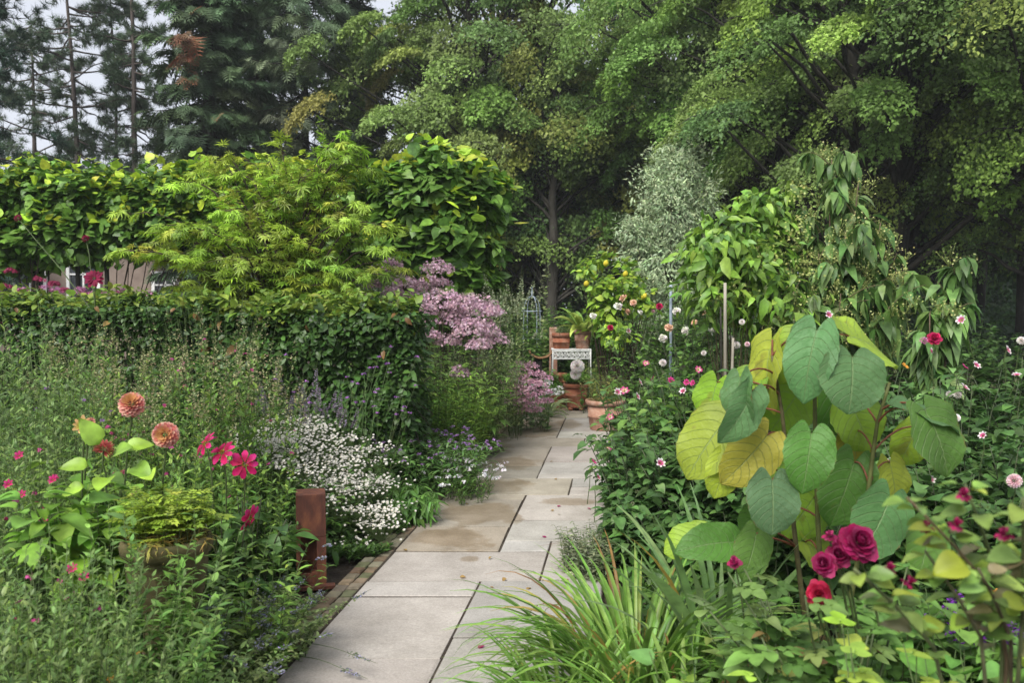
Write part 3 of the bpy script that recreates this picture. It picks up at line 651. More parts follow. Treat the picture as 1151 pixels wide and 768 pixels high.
# ------------------------------------------------------------------ house behind the hedges on the left
def house():
    f = A(-11.6, 25, 0); t = thing('house', 'brown rendered house with white framed windows glimpsed behind the left hedges', 'house', f)
    g = Geo(); box(g, f + A(0, 3, 1.7), (9.5, 6, 3.4), (.2, .2, .2)); g.obj('wall', M_WALL, t, smooth=False)
    g = Geo(); a, b, z0, z1 = 5.1, 3.4, 3.42, 5.0
    V = np.array([(-a, 3 - b, z0), (a, 3 - b, z0), (a, 3 + b, z0), (-a, 3 + b, z0), (-a + 1.5, 3, z1), (a - 1.5, 3, z1)]) + f
    g.add(V, [(0, 1, 5), (0, 5, 4), (2, 3, 4), (2, 4, 5), (1, 2, 5), (3, 0, 4), (0, 2, 1), (0, 3, 2)], (.1, .1, .1)); g.obj('roof', M_ROOF, t, smooth=False)
    for px, w, h, zc in ((187, .72, 1.1, 2.02), (206, .5, 1.1, 2.02), (95, .9, 1.3, 2.3), (35, .9, 1.3, 2.3), (235, .6, 1.1, 2.0)):
        x = (px - 575.5) / F * 24.95; c = A(x, 24.97, zc)
        fr = Geo()
        for dx, dz, sx, sz in ((-w / 2, 0, .09, h + .1), (w / 2, 0, .09, h + .1), (0, h / 2, w, .09), (0, -h / 2, w, .1), (0, 0, .05, h), (0, h * .18, w, .045)):
            box(fr, c + A(dx, -.02 if sx != .05 and sz != .045 else 0, dz), (sx, .08, sz), (.8, .8, .8))
        win = fr.obj('window', M_WMETAL, t, smooth=False); win['_o'] = t['_o']
        pg = Geo(); box(pg, c + A(0, .02, 0), (w - .06, .02, h - .06), (.1, .1, .1)); o = pg.obj('pane', M_GLASS, None, smooth=False)
        o.data.transform(__import__('mathutils').Matrix.Translation(-Vector(f))); o.parent = win
house()
# ------------------------------------------------------------------ woodland behind the garden
BEECH = [(.075, .115, .035), (.09, .13, .04), (.06, .10, .035)]; BEECHY = [(.14, .145, .05), (.12, .15, .045)]
MAPLE = [(.074, .124, .036), (.092, .142, .044), (.062, .11, .036)]; MAPLEY = [(.11, .18, .045), (.13, .19, .05)]
broad_tree('beech_tree', 'broad olive green beech filling the middle of the background behind the pots', G(560, 28), 14, 1.2, 6.2, 250, 1100, .9, .095, BEECH, .34, 'broadleaved trees behind the garden', BEECHY, forks=3, thick=.15)
broad_tree('hornbeam_tree', 'dark hornbeam with a bare upright trunk right behind the terracotta pots', G(620, 24), 9.5, 2.1, 3.2, 90, 800, .85, .10, [(.05, .085, .03), (.06, .1, .034)], .2, 'broadleaved trees behind the garden', BEECHY, tilt=.9, cx=(.4, 2.4))
broad_tree('maple_tree', 'large light green field maple with dark forked trunks above the big leaved shrub', G(1000, 20), 13, 3.3, 5.6, 185, 1250, .85, .08, MAPLE, .34, 'broadleaved trees behind the garden', MAPLEY, forks=3, tilt=.75, thick=.13)
broad_tree('maple_tree', 'field maple with fresh yellow green sprays reaching over the silver willow leaved tree', G(850, 24), 14, 3.0, 5.2, 160, 1200, .9, .09, MAPLE, .3, 'broadleaved trees behind the garden', MAPLEY, tilt=.75, forks=2, thick=.13)
broad_tree('maple_tree', 'maple at the right edge of the photo with low heavy limbs in deep shade', G(1190, 18), 12, 2.6, 4.6, 130, 1200, .82, .075, MAPLE, .3, 'broadleaved trees behind the garden', MAPLEY, tilt=.75, forks=2, thick=.13)
broad_tree('maple_tree', 'dark back row maple behind the forked field maple, glimpsed between its trunks', G(1040, 30), 16, 2.2, 6.5, 150, 420, 1.2, .19, DK, .3, 'broadleaved trees behind the garden', tilt=.9)
for px, d, r, ln in ((905, 26, .12, .5), (1148, 21, .12, -.2), (1100, 27, .16, .4), (765, 30, .15, 0), (690, 33, .18, .3)):
    broad_tree('woodland_tree', {905: 'thin leaning trunk in the shade left of the forked field maple', 1148: 'slim bare trunk rising beside the right edge of the photo', 1100: 'dark straight trunk in the wood right of the forked maple', 765: 'dark trunk in the wood behind the silver tree', 690: 'far dark trunk in the wood between the pots and the silver tree'}[px],
               G(px, d), 14, 5.5, 3.2, 34, 260, 1.1, .2, DK, r, 'shaded trees deep in the wood', lean=(ln * 2, 0), tilt=.8)
# far wood: one dark mass of leaves
def far_wood():
    g = Geo()
    for (x0, x1, y0, y1, z0, z1, n, s) in ((-6, 26, 36, 44, .2, 13, 60000, .34), (-9, 24, 29, 34, 0, 2.6, 30000, .2), (-26, -5, 44, 50, 0, 7.5, 16000, .36), (-30, -6, 36, 40, 0, 3.2, 12000, .24), (6, 24, 22, 28, 0, 2.4, 16000, .16)):
        P = A(x0, y0, z0) + rng.random((n, 3)) * A(x1 - x0, y1 - y0, z1 - z0)
        P[:, 2] = z0 + (P[:, 2] - z0) * (.7 + .22 * np.sin(P[:, 0] * 1.1 + y0) + .13 * np.sin(P[:, 0] * 2.9)) ; m = len(P)
        inst(g, LEAF2, P, nrm(rnd(m) - UP * .3), nrm(UP + rnd(m) * .7 - A(0, .4, 0)), s * np.exp(rng.normal(0, .25, m)), pick([(.035, .07, .03), (.045, .085, .034), (.04, .062, .042)], m, .25), 1.5, .1)
    tag(g.obj('far_wood', M_FAR), 'dark mass of woodland undergrowth and leaves behind the trees', 'woodland', kind='stuff')
far_wood()
SPR = [(.038, .066, .03), (.05, .08, .034), (.042, .072, .036)]; SPR2 = [(.065, .095, .05), (.08, .11, .06)]
spruce('spruce_tree', 'dense dark spruce with rusty dead patches behind the Japanese maple', G(238, 25), 23, 2.35, SPR, [(W(205, 42, 23.3), .85), (W(225, 95, 23.2), .5), (W(262, 125, 23.2), .6), (W(240, 136, 23.2), .3), (W(285, 140, 23.6), .5), (W(220, 60, 23.4), .5)], 'spruces behind the hedge', trunk_r=.25)
spruce('spruce_tree', 'greyer thinner spruce with a pale bare trunk left of the beech', G(345, 26), 23, 2.3, SPR2, (), 'spruces behind the hedge', dens=20, gap=.25, trunk_r=.16)
spruce('spruce_tree', 'shadowy spruce filling the gap behind the rusty spruce', G(295, 31), 24, 3.2, SPR, (), 'spruces behind the hedge', trunk_r=.24)
spruce('spruce_tree', 'slim spruce reaching the edge of the pale sky beside the beech', G(398, 30), 19, 2.2, SPR2, (), 'spruces behind the hedge', dens=24, gap=.15, trunk_r=.16)
PIN = [(.045, .075, .042), (.055, .085, .046), (.06, .085, .05)]
pine('pine_tree', 'pine with a thin crooked trunk and open crown against the sky', G(98, 29), 15, 3.4, PIN, 2.8, 90, 'pines on the left', lean=(-.9, .5), trunk_r=.14, tufts=36, ts=.2)
pine('pine_tree', 'straighter pine with a reddish grey trunk beside the rusty spruce', G(155, 28), 16, 1.8, PIN, 4.5, 60, 'pines on the left', trunk_r=.14, tufts=30, ts=.2)
pine('pine_tree', 'slender pine stem just left of the reddish grey pine trunk', G(139, 31), 15, 1.6, PIN, 4.5, 46, 'pines on the left', trunk_r=.1, tufts=30, ts=.2)
pine('pine_tree', 'dark heavy pine cut off by the left edge of the photo', G(-50, 24), 14, 3.2, [(.022, .045, .03), (.028, .05, .032)], 2.2, 90, 'pines on the left', tufts=60, droop=.2, ts=.2)
pine('pine_tree', 'low spreading young pine behind the left end of the climbing hedge', G(45, 32), 12, 3.4, PIN, 1.5, 70, 'pines on the left', tufts=40, ts=.2)
# silver willow-leaved pear
shrub('willow_leaved_pear', 'silvery grey willow leaved tree before the dark maples', 'tree', G(748, 17), [(748, 300, 17, 52, 50, .9), (757, 240, 17, 44, 50, .8), (750, 200, 17, 26, 36, .5), (770, 190, 17, 22, 30, .5), (718, 262, 17, 26, 20, .5), (790, 225, 17, 20, 26, .4), (745, 340, 17, 40, 40, .7)],
      LANCE, 17000, .085, [(.15, .20, .14), (.19, .24, .17), (.13, .17, .12)], None, 1.5, .35, .3, .35, .6, .5, .2, 30, .02, mat=M_FAR, top=[(.2, .25, .18)], topfrac=.4)
# ------------------------------------------------------------------ left side: hedges and shrubs
def post_trunks(t, pts, r, hgt, mat=None):
    for (x, y) in pts:
        h = Geo(); k = 7; tt = np.linspace(0, 1, k); Q = A(x, y, -.05) + UP * (hgt * tt)[:, None] + np.cumsum(rng.normal(0, .02, (k, 3)), 0) * A(1, 1, 0)
        tubes(h, Q, np.linspace(r * 1.2, r * .7, k)[None], (.06, .055, .045), 7); h.obj('trunk', mat or M_BARK, t)
LIMELEAF = fan([(0, 0), (.22, -.05), (.40, .12), (.46, .36), (.34, .64), (.15, .84), (0, 1.04), (-.15, .84), (-.34, .64), (-.46, .36), (-.40, .12), (-.22, -.05)])
LIMEL = [(.06, .13, .03), (.075, .15, .034), (.05, .11, .03)]; LIMET = [(.20, .30, .035), (.17, .28, .04), (.26, .32, .05)]
D = 11.2
t, _, _ = shrub('pleached_lime', 'pleached lime at the far left with bright young leaves along its flat top', 'tree', G(40, D), [(x, y, D, 36, 34, .42) for x, y in ((-40, 235), (0, 222), (40, 218), (80, 226), (-30, 275), (15, 270), (60, 268))],
      LIMELEAF, 8775, .098, LIMEL, 'pleached limes along the left side', .95, .35, .3, .25, .5, .7, .2, 14, .014, top=LIMET, topfrac=.22)
post_trunks(t, [tuple(G(40, D)[:2])], .05, 2.9)
t, _, _ = shrub('pleached_lime', 'pleached lime with a thin dark trunk above the gap showing the house', 'tree', G(122, D), [(x, y, D, 34, 32, .42) for x, y in ((105, 222), (145, 228), (185, 222), (225, 215), (110, 262), (150, 258), (200, 250))],
      LIMELEAF, 8100, .098, LIMEL, 'pleached limes along the left side', .95, .35, .3, .25, .5, .7, .2, 14, .014, top=LIMET, topfrac=.25)
post_trunks(t, [tuple(G(122, D)[:2]), tuple(G(98, D + .1)[:2])], .035, 2.9)
t, _, _ = shrub('pleached_lime', 'pleached lime half hidden behind the yellow green Japanese maple', 'tree', G(310, D), [(x, y, D, 38, 34, .42) for x, y in ((265, 225), (310, 212), (350, 215), (390, 225), (300, 265), (360, 262), (410, 262))],
      LIMELEAF, 7087, .098, LIMEL, 'pleached limes along the left side', .95, .35, .3, .25, .5, .7, .2, 12, .014, top=LIMET, topfrac=.25)
post_trunks(t, [tuple(G(310, D)[:2])], .05, 2.9)
D = 10.8
t, _, _ = shrub('pleached_lime', 'pleached lime at the end of the row with large leaves above the pink flower domes', 'tree', G(500, D), [(498, 205, D, 50, 42, .55), (530, 225, D, 38, 36, .5), (465, 225, D, 44, 40, .5), (505, 262, D, 58, 46, .6), (535, 285, D, 24, 34, .4), (470, 280, D, 50, 40, .6), (510, 320, D, 46, 40, .5), (495, 180, D, 22, 16, .3), (550, 208, D, 18, 12, .3), (440, 200, D, 26, 18, .3)],
      LIMELEAF, 7600, .135, LIMEL, 'pleached limes along the left side', .95, .45, .25, .3, .5, .75, .2, 24, .014, top=LIMET, topfrac=.2)
post_trunks(t, [tuple(G(500, D)[:2])], .06, 2.6)
# long whippy shoots at the top of the last lime
# Japanese maple
D = 9.0
JM = [(300, 250, D, 70, 34, .8), (230, 262, D - .3, 60, 30, .7), (180, 290, D - .4, 46, 24, .5), (355, 225, D, 46, 36, .6), (385, 185, D, 22, 24, .3), (395, 262, D - .2, 44, 34, .6), (300, 300, D - .5, 80, 26, .7), (425, 300, D - .3, 34, 26, .4), (250, 215, D + .2, 50, 26, .5), (330, 195, D + .2, 34, 20, .4), (205, 320, D - .4, 50, 16, .4), (370, 315, D - .4, 70, 22, .5), (280, 190, D + .2, 30, 12, .3)]
def jmaple():
    foot = G(315, D); t = thing('japanese_maple', 'fine leaved yellow green Japanese maple with dark slender branches behind the clipped hedge', 'tree', foot)
    bl = pxblobs(JM); g = Geo(); h = Geo(); b = Geo()
    k = 8; tt = np.linspace(0, 1, k); P = foot + UP * (1.5 * tt)[:, None] + A(.1, 0, 0) * tt[:, None] ** 2; P[0, 2] = -.05; tubes(h, P, np.linspace(.075, .05, k)[None], (.04, .03, .03), 8); h.obj('trunk', M_STEM, t)
    e, eo, _ = blob_pts(bl, 74, .55, .35); extra = np.array([W(x, y, d) for x, y, d in ((388, 152, D), (398, 168, D), (372, 172, D), (140, 300, D - .4), (150, 285, D - .4), (445, 285, D - .3), (460, 305, D - .3), (330, 172, D), (250, 188, D + .2), (170, 262, D - .3))]); e = np.concatenate([e, extra]); n = len(e)
    st = P[3 + rng.integers(0, 5, n)]; q = 11; u = np.linspace(0, 1, q)[None, :, None]; B = st[:, None] + (e - st)[:, None] * (A(1, 1, 0) * u ** 1.15 + UP * np.sin(u * 1.75) / math.sin(1.75)) + np.cumsum(rng.normal(0, .014, (n, q, 3)), 1)
    tubes(b, B, np.linspace(.016, .003, q)[None], (.045, .028, .025), 4)
    m = n * 13; ix = np.repeat(np.arange(n), 13); s0, tg = interp(B, ix, .3 + .7 * rng.random(m)); sd = np.cross(tg, UP) * np.where(rng.random(m) < .5, 1, -1)[:, None]
    L = .16 + .28 * rng.random(m); e2 = s0 + nrm(sd + tg * .7 + rnd(m) * A(.4, .4, .25)) * L[:, None] - UP * (.1 * L)[:, None]; B2 = bez(s0, e2, .02, 5); tubes(b, B2, np.linspace(.004, .0015, 5)[None], (.07, .05, .025), 3); b.obj('branches', M_STEM, t)
    r = 6; i2 = np.repeat(np.arange(m), r); pos, t2 = interp(B2, i2, .25 + .75 * rng.random(m * r)); M = len(pos); s2 = np.cross(t2, UP) * np.where(rng.random(M) < .5, 1, -1)[:, None]
    col = pick([(.15, .25, .04), (.19, .29, .05), (.12, .215, .035), (.24, .30, .065)], n, .16)[ix][i2] * np.exp(rng.normal(0, .18, (M, 1)))
    inst(g, PALM, pos, nrm(t2 * .7 + s2 * .6 - UP * .3 + rnd(M) * .35), nrm(UP + rnd(M) * .45), .088 * np.exp(rng.normal(0, .22, M)), col, 1.3, .35)
    g.obj('crown', M_LEAF, t)
jmaple()
# clipped hornbeam hedges
HB = [(.027, .064, .02), (.034, .075, .022), (.022, .053, .018)]; HB_TOPLIT = [(.08, .14, .028), (.065, .12, .026), (.12, .165, .035)]
def hedge(label, x0, x1, y0, y1, h, n, brown=0, rag=.05):
    foot = A((x0 + x1) / 2, (y0 + y1) / 2, 0); t = thing('hedge', label, 'hedge', foot, 'clipped hornbeam hedges'); g = Geo()
    def pts(n, face):
        u, v = rng.random(n), rng.random(n); dep = -np.abs(rng.normal(0, .11, n)) + .02; lump = rag * (np.sin(u * 17 + v * 5) + np.sin(v * 13 - u * 6))
        dep = dep + lump
        if face == 'top': return np.stack([x0 + (x1 - x0) * u, y0 + (y1 - y0) * v, h + dep], 1), UP
        if face == 'front': return np.stack([x0 + (x1 - x0) * u, y0 - dep, h * v], 1), A(0, -1, 0)
        if face == 'back': return np.stack([x0 + (x1 - x0) * u, y1 + dep, h * v], 1), A(0, 1, 0)
        if face == 'right': return np.stack([x1 + dep, y0 + (y1 - y0) * u, h * v], 1), A(1, 0, 0)
        return np.stack([x0 - dep, y0 + (y1 - y0) * u, h * v], 1), A(-1, 0, 0)
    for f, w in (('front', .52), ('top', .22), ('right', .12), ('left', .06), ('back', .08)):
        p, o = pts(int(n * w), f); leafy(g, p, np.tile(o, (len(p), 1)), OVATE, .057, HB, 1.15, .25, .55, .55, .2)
    p, o = pts(int(n * .13), 'top'); p[:, 2] += .04 + .05 * rng.random(len(p)); leafy(g, p, np.tile(UP, (len(p), 1)), OVATE, .07, HB_TOPLIT, 1.1, 0, .2, .7, .2)  # paler leaves along the top: overhead light put into their colour
    if brown:
        p, o = pts(brown, 'front'); p[:, 2] = h - .35 * rng.random(brown) ** 2; leafy(g, p - A(0, .03, 0), np.tile(o, (brown, 1)), OVATE, .08, [(.075, .04, .017), (.10, .06, .03)], 1., .6, .4, .5, .3)
    m = 260; u = rng.random((m, 2)); s = np.stack([x0 + (x1 - x0) * u[:, 0], (y0 + y1) / 2 + 0 * u[:, 0], .25 + h * .6 * u[:, 1]], 1); e = s + rnd(m) * A(.3, (y1 - y0) * .45, .4); e[:, 2] = np.clip(e[:, 2], .1, h - .03)
    g.obj('foliage', M_LEAF, t); b = Geo(); tubes(b, bez(s, e, 0, 4), np.linspace(.008, .003, 4)[None], WOODY, 3)
    xs = np.arange(x0 + .15, x1, .3); Q = np.stack([A(x, (y0 + y1) / 2, 0) + UP * np.linspace(-.05, h * .9, 6)[:, None] + np.cumsum(rng.normal(0, .02, (6, 3)), 0) for x in xs]); tubes(b, Q, np.linspace(.02, .008, 6)[None], WOODY, 5)
    b.obj('branches', M_STEM, t)
a = G(216, 6.7); b = G(461, 6.7)
hedge('clipped hornbeam hedge nearest the path with brown leaves along its top right end', a[0], b[0], 6.75, 7.45, 1.54, 21000, 30)
a = G(-90, 7.7); b = G(206, 7.7)
hedge('clipped hornbeam hedge block on the left, separated from the next by a dark gap', a[0], b[0], 7.7, 8.4, 1.60, 18000, 14)
# haze of pink phlox in front of the house
for px, d, py, lb in ((75, 10.2, 300, 'pink phlox under the pleached limes at the left'), (120, 10.0, 312, 'mauve pink phlox beside the thin lime trunk'), (15, 9.6, 300, 'dark pink cosmos at the left edge behind the hedge')):
    t, P = herb('phlox', lb, 'flowers', G(px, d), .45, .3, 34, HT(py, d), LANCE, 9, .11, GREY + MID, 'pink flowers behind the hedge', 1.3)
    for i in range(0, 30, 2): dome(t, P[i, -1], .07, 40, .045, [(.35, .14, .28), (.5, .28, .42), (.28, .06, .12)] if px != 15 else [(.2, .02, .06), (.3, .04, .1)], 'flower_head')
# ------------------------------------------------------------------ perennials along the left of the path, far to near
JP = [(.48, .31, .39), (.55, .40, .47), (.39, .23, .30), (.5, .36, .40)]
def joe(label, foot, heads, d, n, h, rx):
    t, P = herb('joe_pye_weed', label, 'flowers', foot, rx, .4, n, h, ovate(.14, .12, .25, .6, .03), 16, .17, [(.08, .16, .045), (.10, .18, .05), (.065, .13, .04)], 'joe pye weeds by the path', 1.1, .3, t0=.05, t1=.95, ang=1.2, droop=.15)
    for (px, py, r) in heads:
        c = W(px, py, d + rng.normal(0, .15)); R = r * 1.25 * d / F; dome(t, c, R, int(120 + r * r * 1.2), .03, JP, 'flower_head', .85, stem_to=A(foot[0] + (c[0] - foot[0]) * .6, c[1] + .1, c[2] - 1.0))
joe('joe pye weed with the largest pink domes beside the path', G(505, 8.9), [(519, 345, 17), (497, 343, 21), (534, 352, 24), (512, 362, 18), (530, 374, 19), (545, 372, 15), (552, 352, 12), (556, 384, 13), (470, 368, 13), (538, 390, 12), (505, 386, 12), (487, 379, 9), (516, 421, 11), (480, 352, 12)], 8.7, 60, 1.5, .55)
joe('taller joe pye weed with pink domes in front of the last lime', G(470, 9.6), [(492, 305, 15), (475, 327, 15), (455, 320, 12), (460, 338, 12), (482, 318, 10), (497, 320, 9)], 9.6, 46, 1.75, .45)
joe('joe pye weed at the right end of the hedge behind the Japanese maple', G(430, 9.2), [(425, 310, 13), (440, 300, 11), (418, 322, 9), (442, 330, 10), (450, 345, 11), (408, 335, 8)], 9.2, 44, 1.65, .45)
PL = [(.27, .31, .19), (.32, .35, .22), (.22, .28, .15)]
for px, d, py, lb in ((563, 9.9, 312, 'pale green feathery plume plant, tallest beside the pink domes'), (540, 9.4, 385, 'soft pale plume plant with fuzzy tips below the pink domes'), (452, 10.1, 285, 'pale plume plant rising behind the pink domes near the lime'), (578, 10.2, 330, 'slim pale plume plant closest to the obelisk')):
    t, P = herb('plume_plant', lb, 'plant', G(px, d), .22 if py < 380 else .22, .2, 26 if py < 380 else 60, HT(py, d), LANCE, 22, .09, [(.15, .2, .11), (.12, .18, .08), (.17, .22, .13)], 'pale plume plants', 1.1, .16 if py < 380 else .3, ang=.8)
    spikes(t, P, range(0, 12), .3, 70, .035, PL, 'plume', .035)
herb('fresh_green_perennial', 'fresh light green leafy plant below the large pink domes', 'plant', G(505, 8.1), .3, .22, 50, HT(398, 8.1), ovate(.12, .10), 20, .11, [(.11, .2, .045), (.14, .23, .055), (.085, .17, .04)], None, 1.2, .3, ang=1.0)
joe2 = herb('leafy_perennial', 'medium green leafy perennial between the hedge end and the pink domes', 'plant', G(478, 8.0), .3, .3, 46, HT(375, 8.0), ovate(.13, .11), 20, .12, MID + [(.09, .17, .04)], None, 1.2, .28, ang=1.1)
t, P = herb('feathery_dill', 'dark feathery asparagus like foliage arching beside the path', 'plant', G(522, 8.7), .22, .28, 60, HT(405, 8.6), LANCE, 60, .08, [(.10, .19, .045), (.13, .22, .05)], None, .6, .35, arch=.25, ang=.7)
# sedum mound with a white edge
def sedum():
    foot = G(590, 10.6); t, P = herb('sedum', 'rounded mound of dusky pink flower heads beside the far end of the path', 'flowers', foot, .3, .28, 40, .55, BROAD, 10, .08, GREY + MID, None, 1., .3)
    for i in range(30):
        a = i * 2.4; r = math.sqrt((i + .5) / 30); px = 592 + math.cos(a) * r * 26; py = 438 + math.sin(a) * r * 30; d = 10.4 - .35 * (1 - r * r)
        dome(t, W(px, py, d), .085, 100, .026, [(.58, .34, .43), (.64, .43, .5), (.5, .25, .35)], 'flower_head', .8)
sedum()
t, P = herb('baby_breath', 'cloud of tiny white flowers right behind the dusky pink mound', 'flowers', G(606, 10.9), .13, .2, 44, HT(425, 10.9), LANCE, 8, .05, GREY, None, 1., .4)
for i in range(0, 44, 2): dome(t, P[i, -1], .05, 26, .022, [(.6, .6, .58), (.7, .7, .68)], 'flower_head', .9)
# verbena and gaura mound over the path
t, P = herb('verbena', 'mound of small violet flowers spilling over the left path edge', 'flowers', G(490, 7.0), .34, .35, 110, HT(470, 7.0), LANCE, 16, .10, [(.05, .12, .04), (.07, .14, .05)], 'verbenas', 1.1, .55, arch=.15, ang=1.0)
for i in range(0, 95): dome(t, P[i, -1] + rng.normal(0, .02, 3), .02, 18, .012, [(.28, .16, .36), (.38, .25, .45), (.24, .12, .32)], 'flower_head', .8)
t, P = herb('gaura', 'low white flowered edging plant under the violet mound beside the slabs', 'flowers', G(528, 6.9), .16, .35, 60, .42, LANCE, 12, .06, MID, None, 1., .6, arch=.2)
for i in range(0, 60): dome(t, P[i, -1] + rng.normal(0, .03, 3), .026, 9, .02, [(.6, .58, .6), (.66, .6, .68)], 'flower_head', .9)
herb('willow_leaved_perennial', 'arching long leaved green plant between the white asters and violet mound', 'plant', G(448, 6.2), .2, .25, 34, HT(520, 6.2), ovate(.085, .08, .25, .6, .03), 22, .17, [(.05, .12, .035), (.065, .14, .04)], None, 1.1, .5, arch=.35, ang=.9, droop=.5, bend=.5)
t, P = herb('verbena', 'tall thin stemmed verbena with violet dots against the dark hedge', 'flowers', G(385, 6.0), .34, .2, 34, HT(382, 6.0), LANCE, 6, .07, MID, 'verbenas', 1.1, .35, t0=.05, t1=.6, hj=.35)
for i in range(34): dome(t, P[i, -1], .017, 18, .011, [(.24, .10, .33), (.35, .15, .43)], 'flower_head', .7)
t, P = herb('agastache', 'grey violet flower spires in front of the clipped hedge', 'flowers', G(335, 6.2), .3, .2, 36, HT(425, 6.2), OVATE, 14, .06, GREY + MID, None, 1.2, .16)
spikes(t, P, range(26), .17, 110, .018, [(.24, .2, .27), (.3, .26, .33), (.2, .16, .18)], 'flower_spike', .016)
# white asters
def asters():
    foot = G(352, 5.75); t, P = herb('white_aster', 'broad mound of massed small white daisies behind the rusty post', 'flowers', foot, .42, .4, 90, .62, ovate(.16, .14), 18, .075, DK + MID, None, 1.2, .4, ang=1.15)
    cl = []
    for i in range(90):
        u = rng.random(); v = rng.random(); px = 280 + 155 * u; py = 474 + max(0, px - 345) * .42 + max(0, 320 - px) * .25 + (v ** 1.1) * (34 + 52 * np.clip((px - 290) / 90, 0, 1)) + rng.normal(0, 4); d = 6.05 - .65 * v; cl.append((px, py, d))
    for px, py, d in cl + [(416, 578, 5.5), (420, 572, 5.5), (402, 606, 5.4), (350, 470, 6.2), (362, 478, 6.15), (345, 478, 6.2)]:
        g = Geo(); c = W(px, py, d); n = 26; p = c + rng.normal(0, 1, (n, 3)) * A(.085, .06, .016); f = nrm(UP * 1 - A(0, .55, 0) + rnd(n) * .45)
        for q in range(n):
            x = nrm(np.cross(f[q], rnd(1)[0])); y = np.cross(f[q], x); a = np.arange(7) * .8976; dr = np.cos(a)[:, None] * x + np.sin(a)[:, None] * y
            inst(g, LEAF2, np.tile(p[q], (7, 1)), dr, f[q], .0108 * np.exp(rng.normal(0, .15)), pick([(.68, .66, .60), (.62, .60, .56)], 7, .06, cj=.01), .95)
        inst(g, LEAF2, p + f * .002 - .002, rnd(n), f, .006, pick([(.4, .33, .05), (.3, .2, .1)], n), 2)
        tubes(g, bez(np.tile(c - UP * .12, (n, 1)), p - f * .002, 0, 3), .0008, STEMC, 3); g.obj('flower_cluster', M_PETAL, t)
asters()
# loosestrife and tall airy perennials
def airy(label, px, py, d, rx, n, sz, pal, name='loosestrife', per=26, lean=.16, grp='tall airy perennials', dots=0, dpal=None, width=1.1, Tm=LANCE, ang=.75, rd=None, top=.0, **k):
    t, P = herb(name, label, 'plant', G(px, d), rx, rd or rx * .8, n, HT(py, d), Tm, per, sz, pal, grp, width * 1.6, lean, t0=.12, ang=ang, **k)
    if top: spikes(t, P, range(min(n, 60)), top, 26, .02, [(.27, .31, .13), (.33, .34, .17), (.28, .22, .14)], 'seed_spike', .014)
    for i in range(dots): dome(t, P[i % n, -1] - UP * rng.random() * .12 + rng.normal(0, .01, 3), .012, 7, .017, dpal, 'flower', .8)
    return t, P
AIR = [(.07, .145, .04), (.10, .19, .045), (.06, .125, .04), (.13, .21, .05)]; AIRG = [(.085, .145, .055), (.11, .175, .07), (.065, .12, .05)]
MAG = [(.4, .04, .16), (.5, .08, .25), (.45, .1, .3)]
airy('tall loosestrife with pale upright seed spikes in front of the hedge gap', 238, 362, 5.3, .22, 60, .085, AIR, top=.34, dots=12, dpal=MAG)
airy('loosestrife with a few pink dots right of the tallest spikes', 285, 415, 5.5, .22, 34, .075, AIR, top=.16, dots=8, dpal=MAG)
airy('loose green perennial with pink specks between the two hedges', 190, 432, 4.9, .26, 46, .075, AIR, top=.12, dots=14, dpal=MAG)
airy('tall grey green aster in bud at the left edge, in front of the hedge', 25, 335, 4.3, .28, 64, .06, AIRG, 'michaelmas_daisy', 40, top=.0)
airy('grey green aster in bud next to the hedge, right of the tallest one', 78, 400, 4.6, .26, 50, .06, AIRG, 'michaelmas_daisy', 34, dots=6, dpal=[(.35, .2, .45)])
airy('leafy green perennial below the dark red dahlia', 120, 420, 4.9, .24, 36, .08, AIR, 'leafy_perennial', 24, dots=8, dpal=MAG)
airy('lower green perennial filling the space behind the two pompon dahlias', 165, 478, 4.3, .28, 44, .07, AIR, 'leafy_perennial', 24, dots=10, dpal=MAG)
airy('lush green perennial left of the white asters', 255, 478, 4.7, .28, 50, .075, AIR, 'leafy_perennial', 26, dots=10, dpal=MAG)
airy('dense aster foliage at the left edge below the tallest one', 15, 430, 3.6, .26, 60, .055, AIRG, 'michaelmas_daisy', 36, dots=7, dpal=MAG)
airy('dark leaved plant with magenta specks left of the orange dahlia', 48, 505, 3.5, .24, 44, .06, DK + AIRG, 'leafy_perennial', 26, dots=12, dpal=[(.45, .02, .12), (.5, .04, .2)])
airy('fine grey green foliage in the bottom left corner', 25, 590, 2.35, .3, 90, .045, AIRG, 'fine_herb', 46, .3)
airy('fine leaved herb with pink specks in front of the urn at the left', 52, 590, 2.75, .2, 70, .05, AIRG + AIR, 'fine_herb', 40, .15, dots=12, dpal=MAG)
airy('low pale herb along the bottom edge under the urn', 130, 735, 2.35, .3, 70, .04, AIRG, 'fine_herb', 30, .35, dots=8, dpal=[(.5, .42, .08), (.45, .2, .04)])
airy('lance leaved stems standing right in front of the urn', 214, 575, 3.2, .08, 5, .085, [(.075, .15, .055), (.09, .17, .065)], 'lance_leaved_plant', 34, .2, ang=1.0)
airy('lance leaved stems at the bottom edge right of the urn', 190, 700, 2.9, .16, 12, .07, [(.08, .15, .06), (.1, .17, .07)], 'lance_leaved_plant', 26, .25, ang=1.0)
airy('tall lance leaved shoots crossing the left half of the urn', 150, 548, 2.95, .09, 9, .09, [(.075, .15, .055), (.09, .18, .05)], 'lance_leaved_plant', 34, .18, ang=1.0)
airy('bushy lance leaved shoots covering the foot of the urn', 178, 640, 2.85, .16, 22, .08, [(.06, .13, .045), (.09, .17, .055)], 'lance_leaved_plant', 30, .22, ang=1.0)
airy('pair of leafy green shoots rising past the right rim of the urn', 222, 540, 3.0, .05, 5, .09, [(.085, .17, .05), (.1, .19, .06)], 'lance_leaved_plant', 34, .15, ang=1.0)
airy('sprawling lance leaved stems between the urn and the rusty post', 262, 590, 3.5, .2, 16, .075, AIR, 'lance_leaved_plant', 28, .35, ang=1.0)
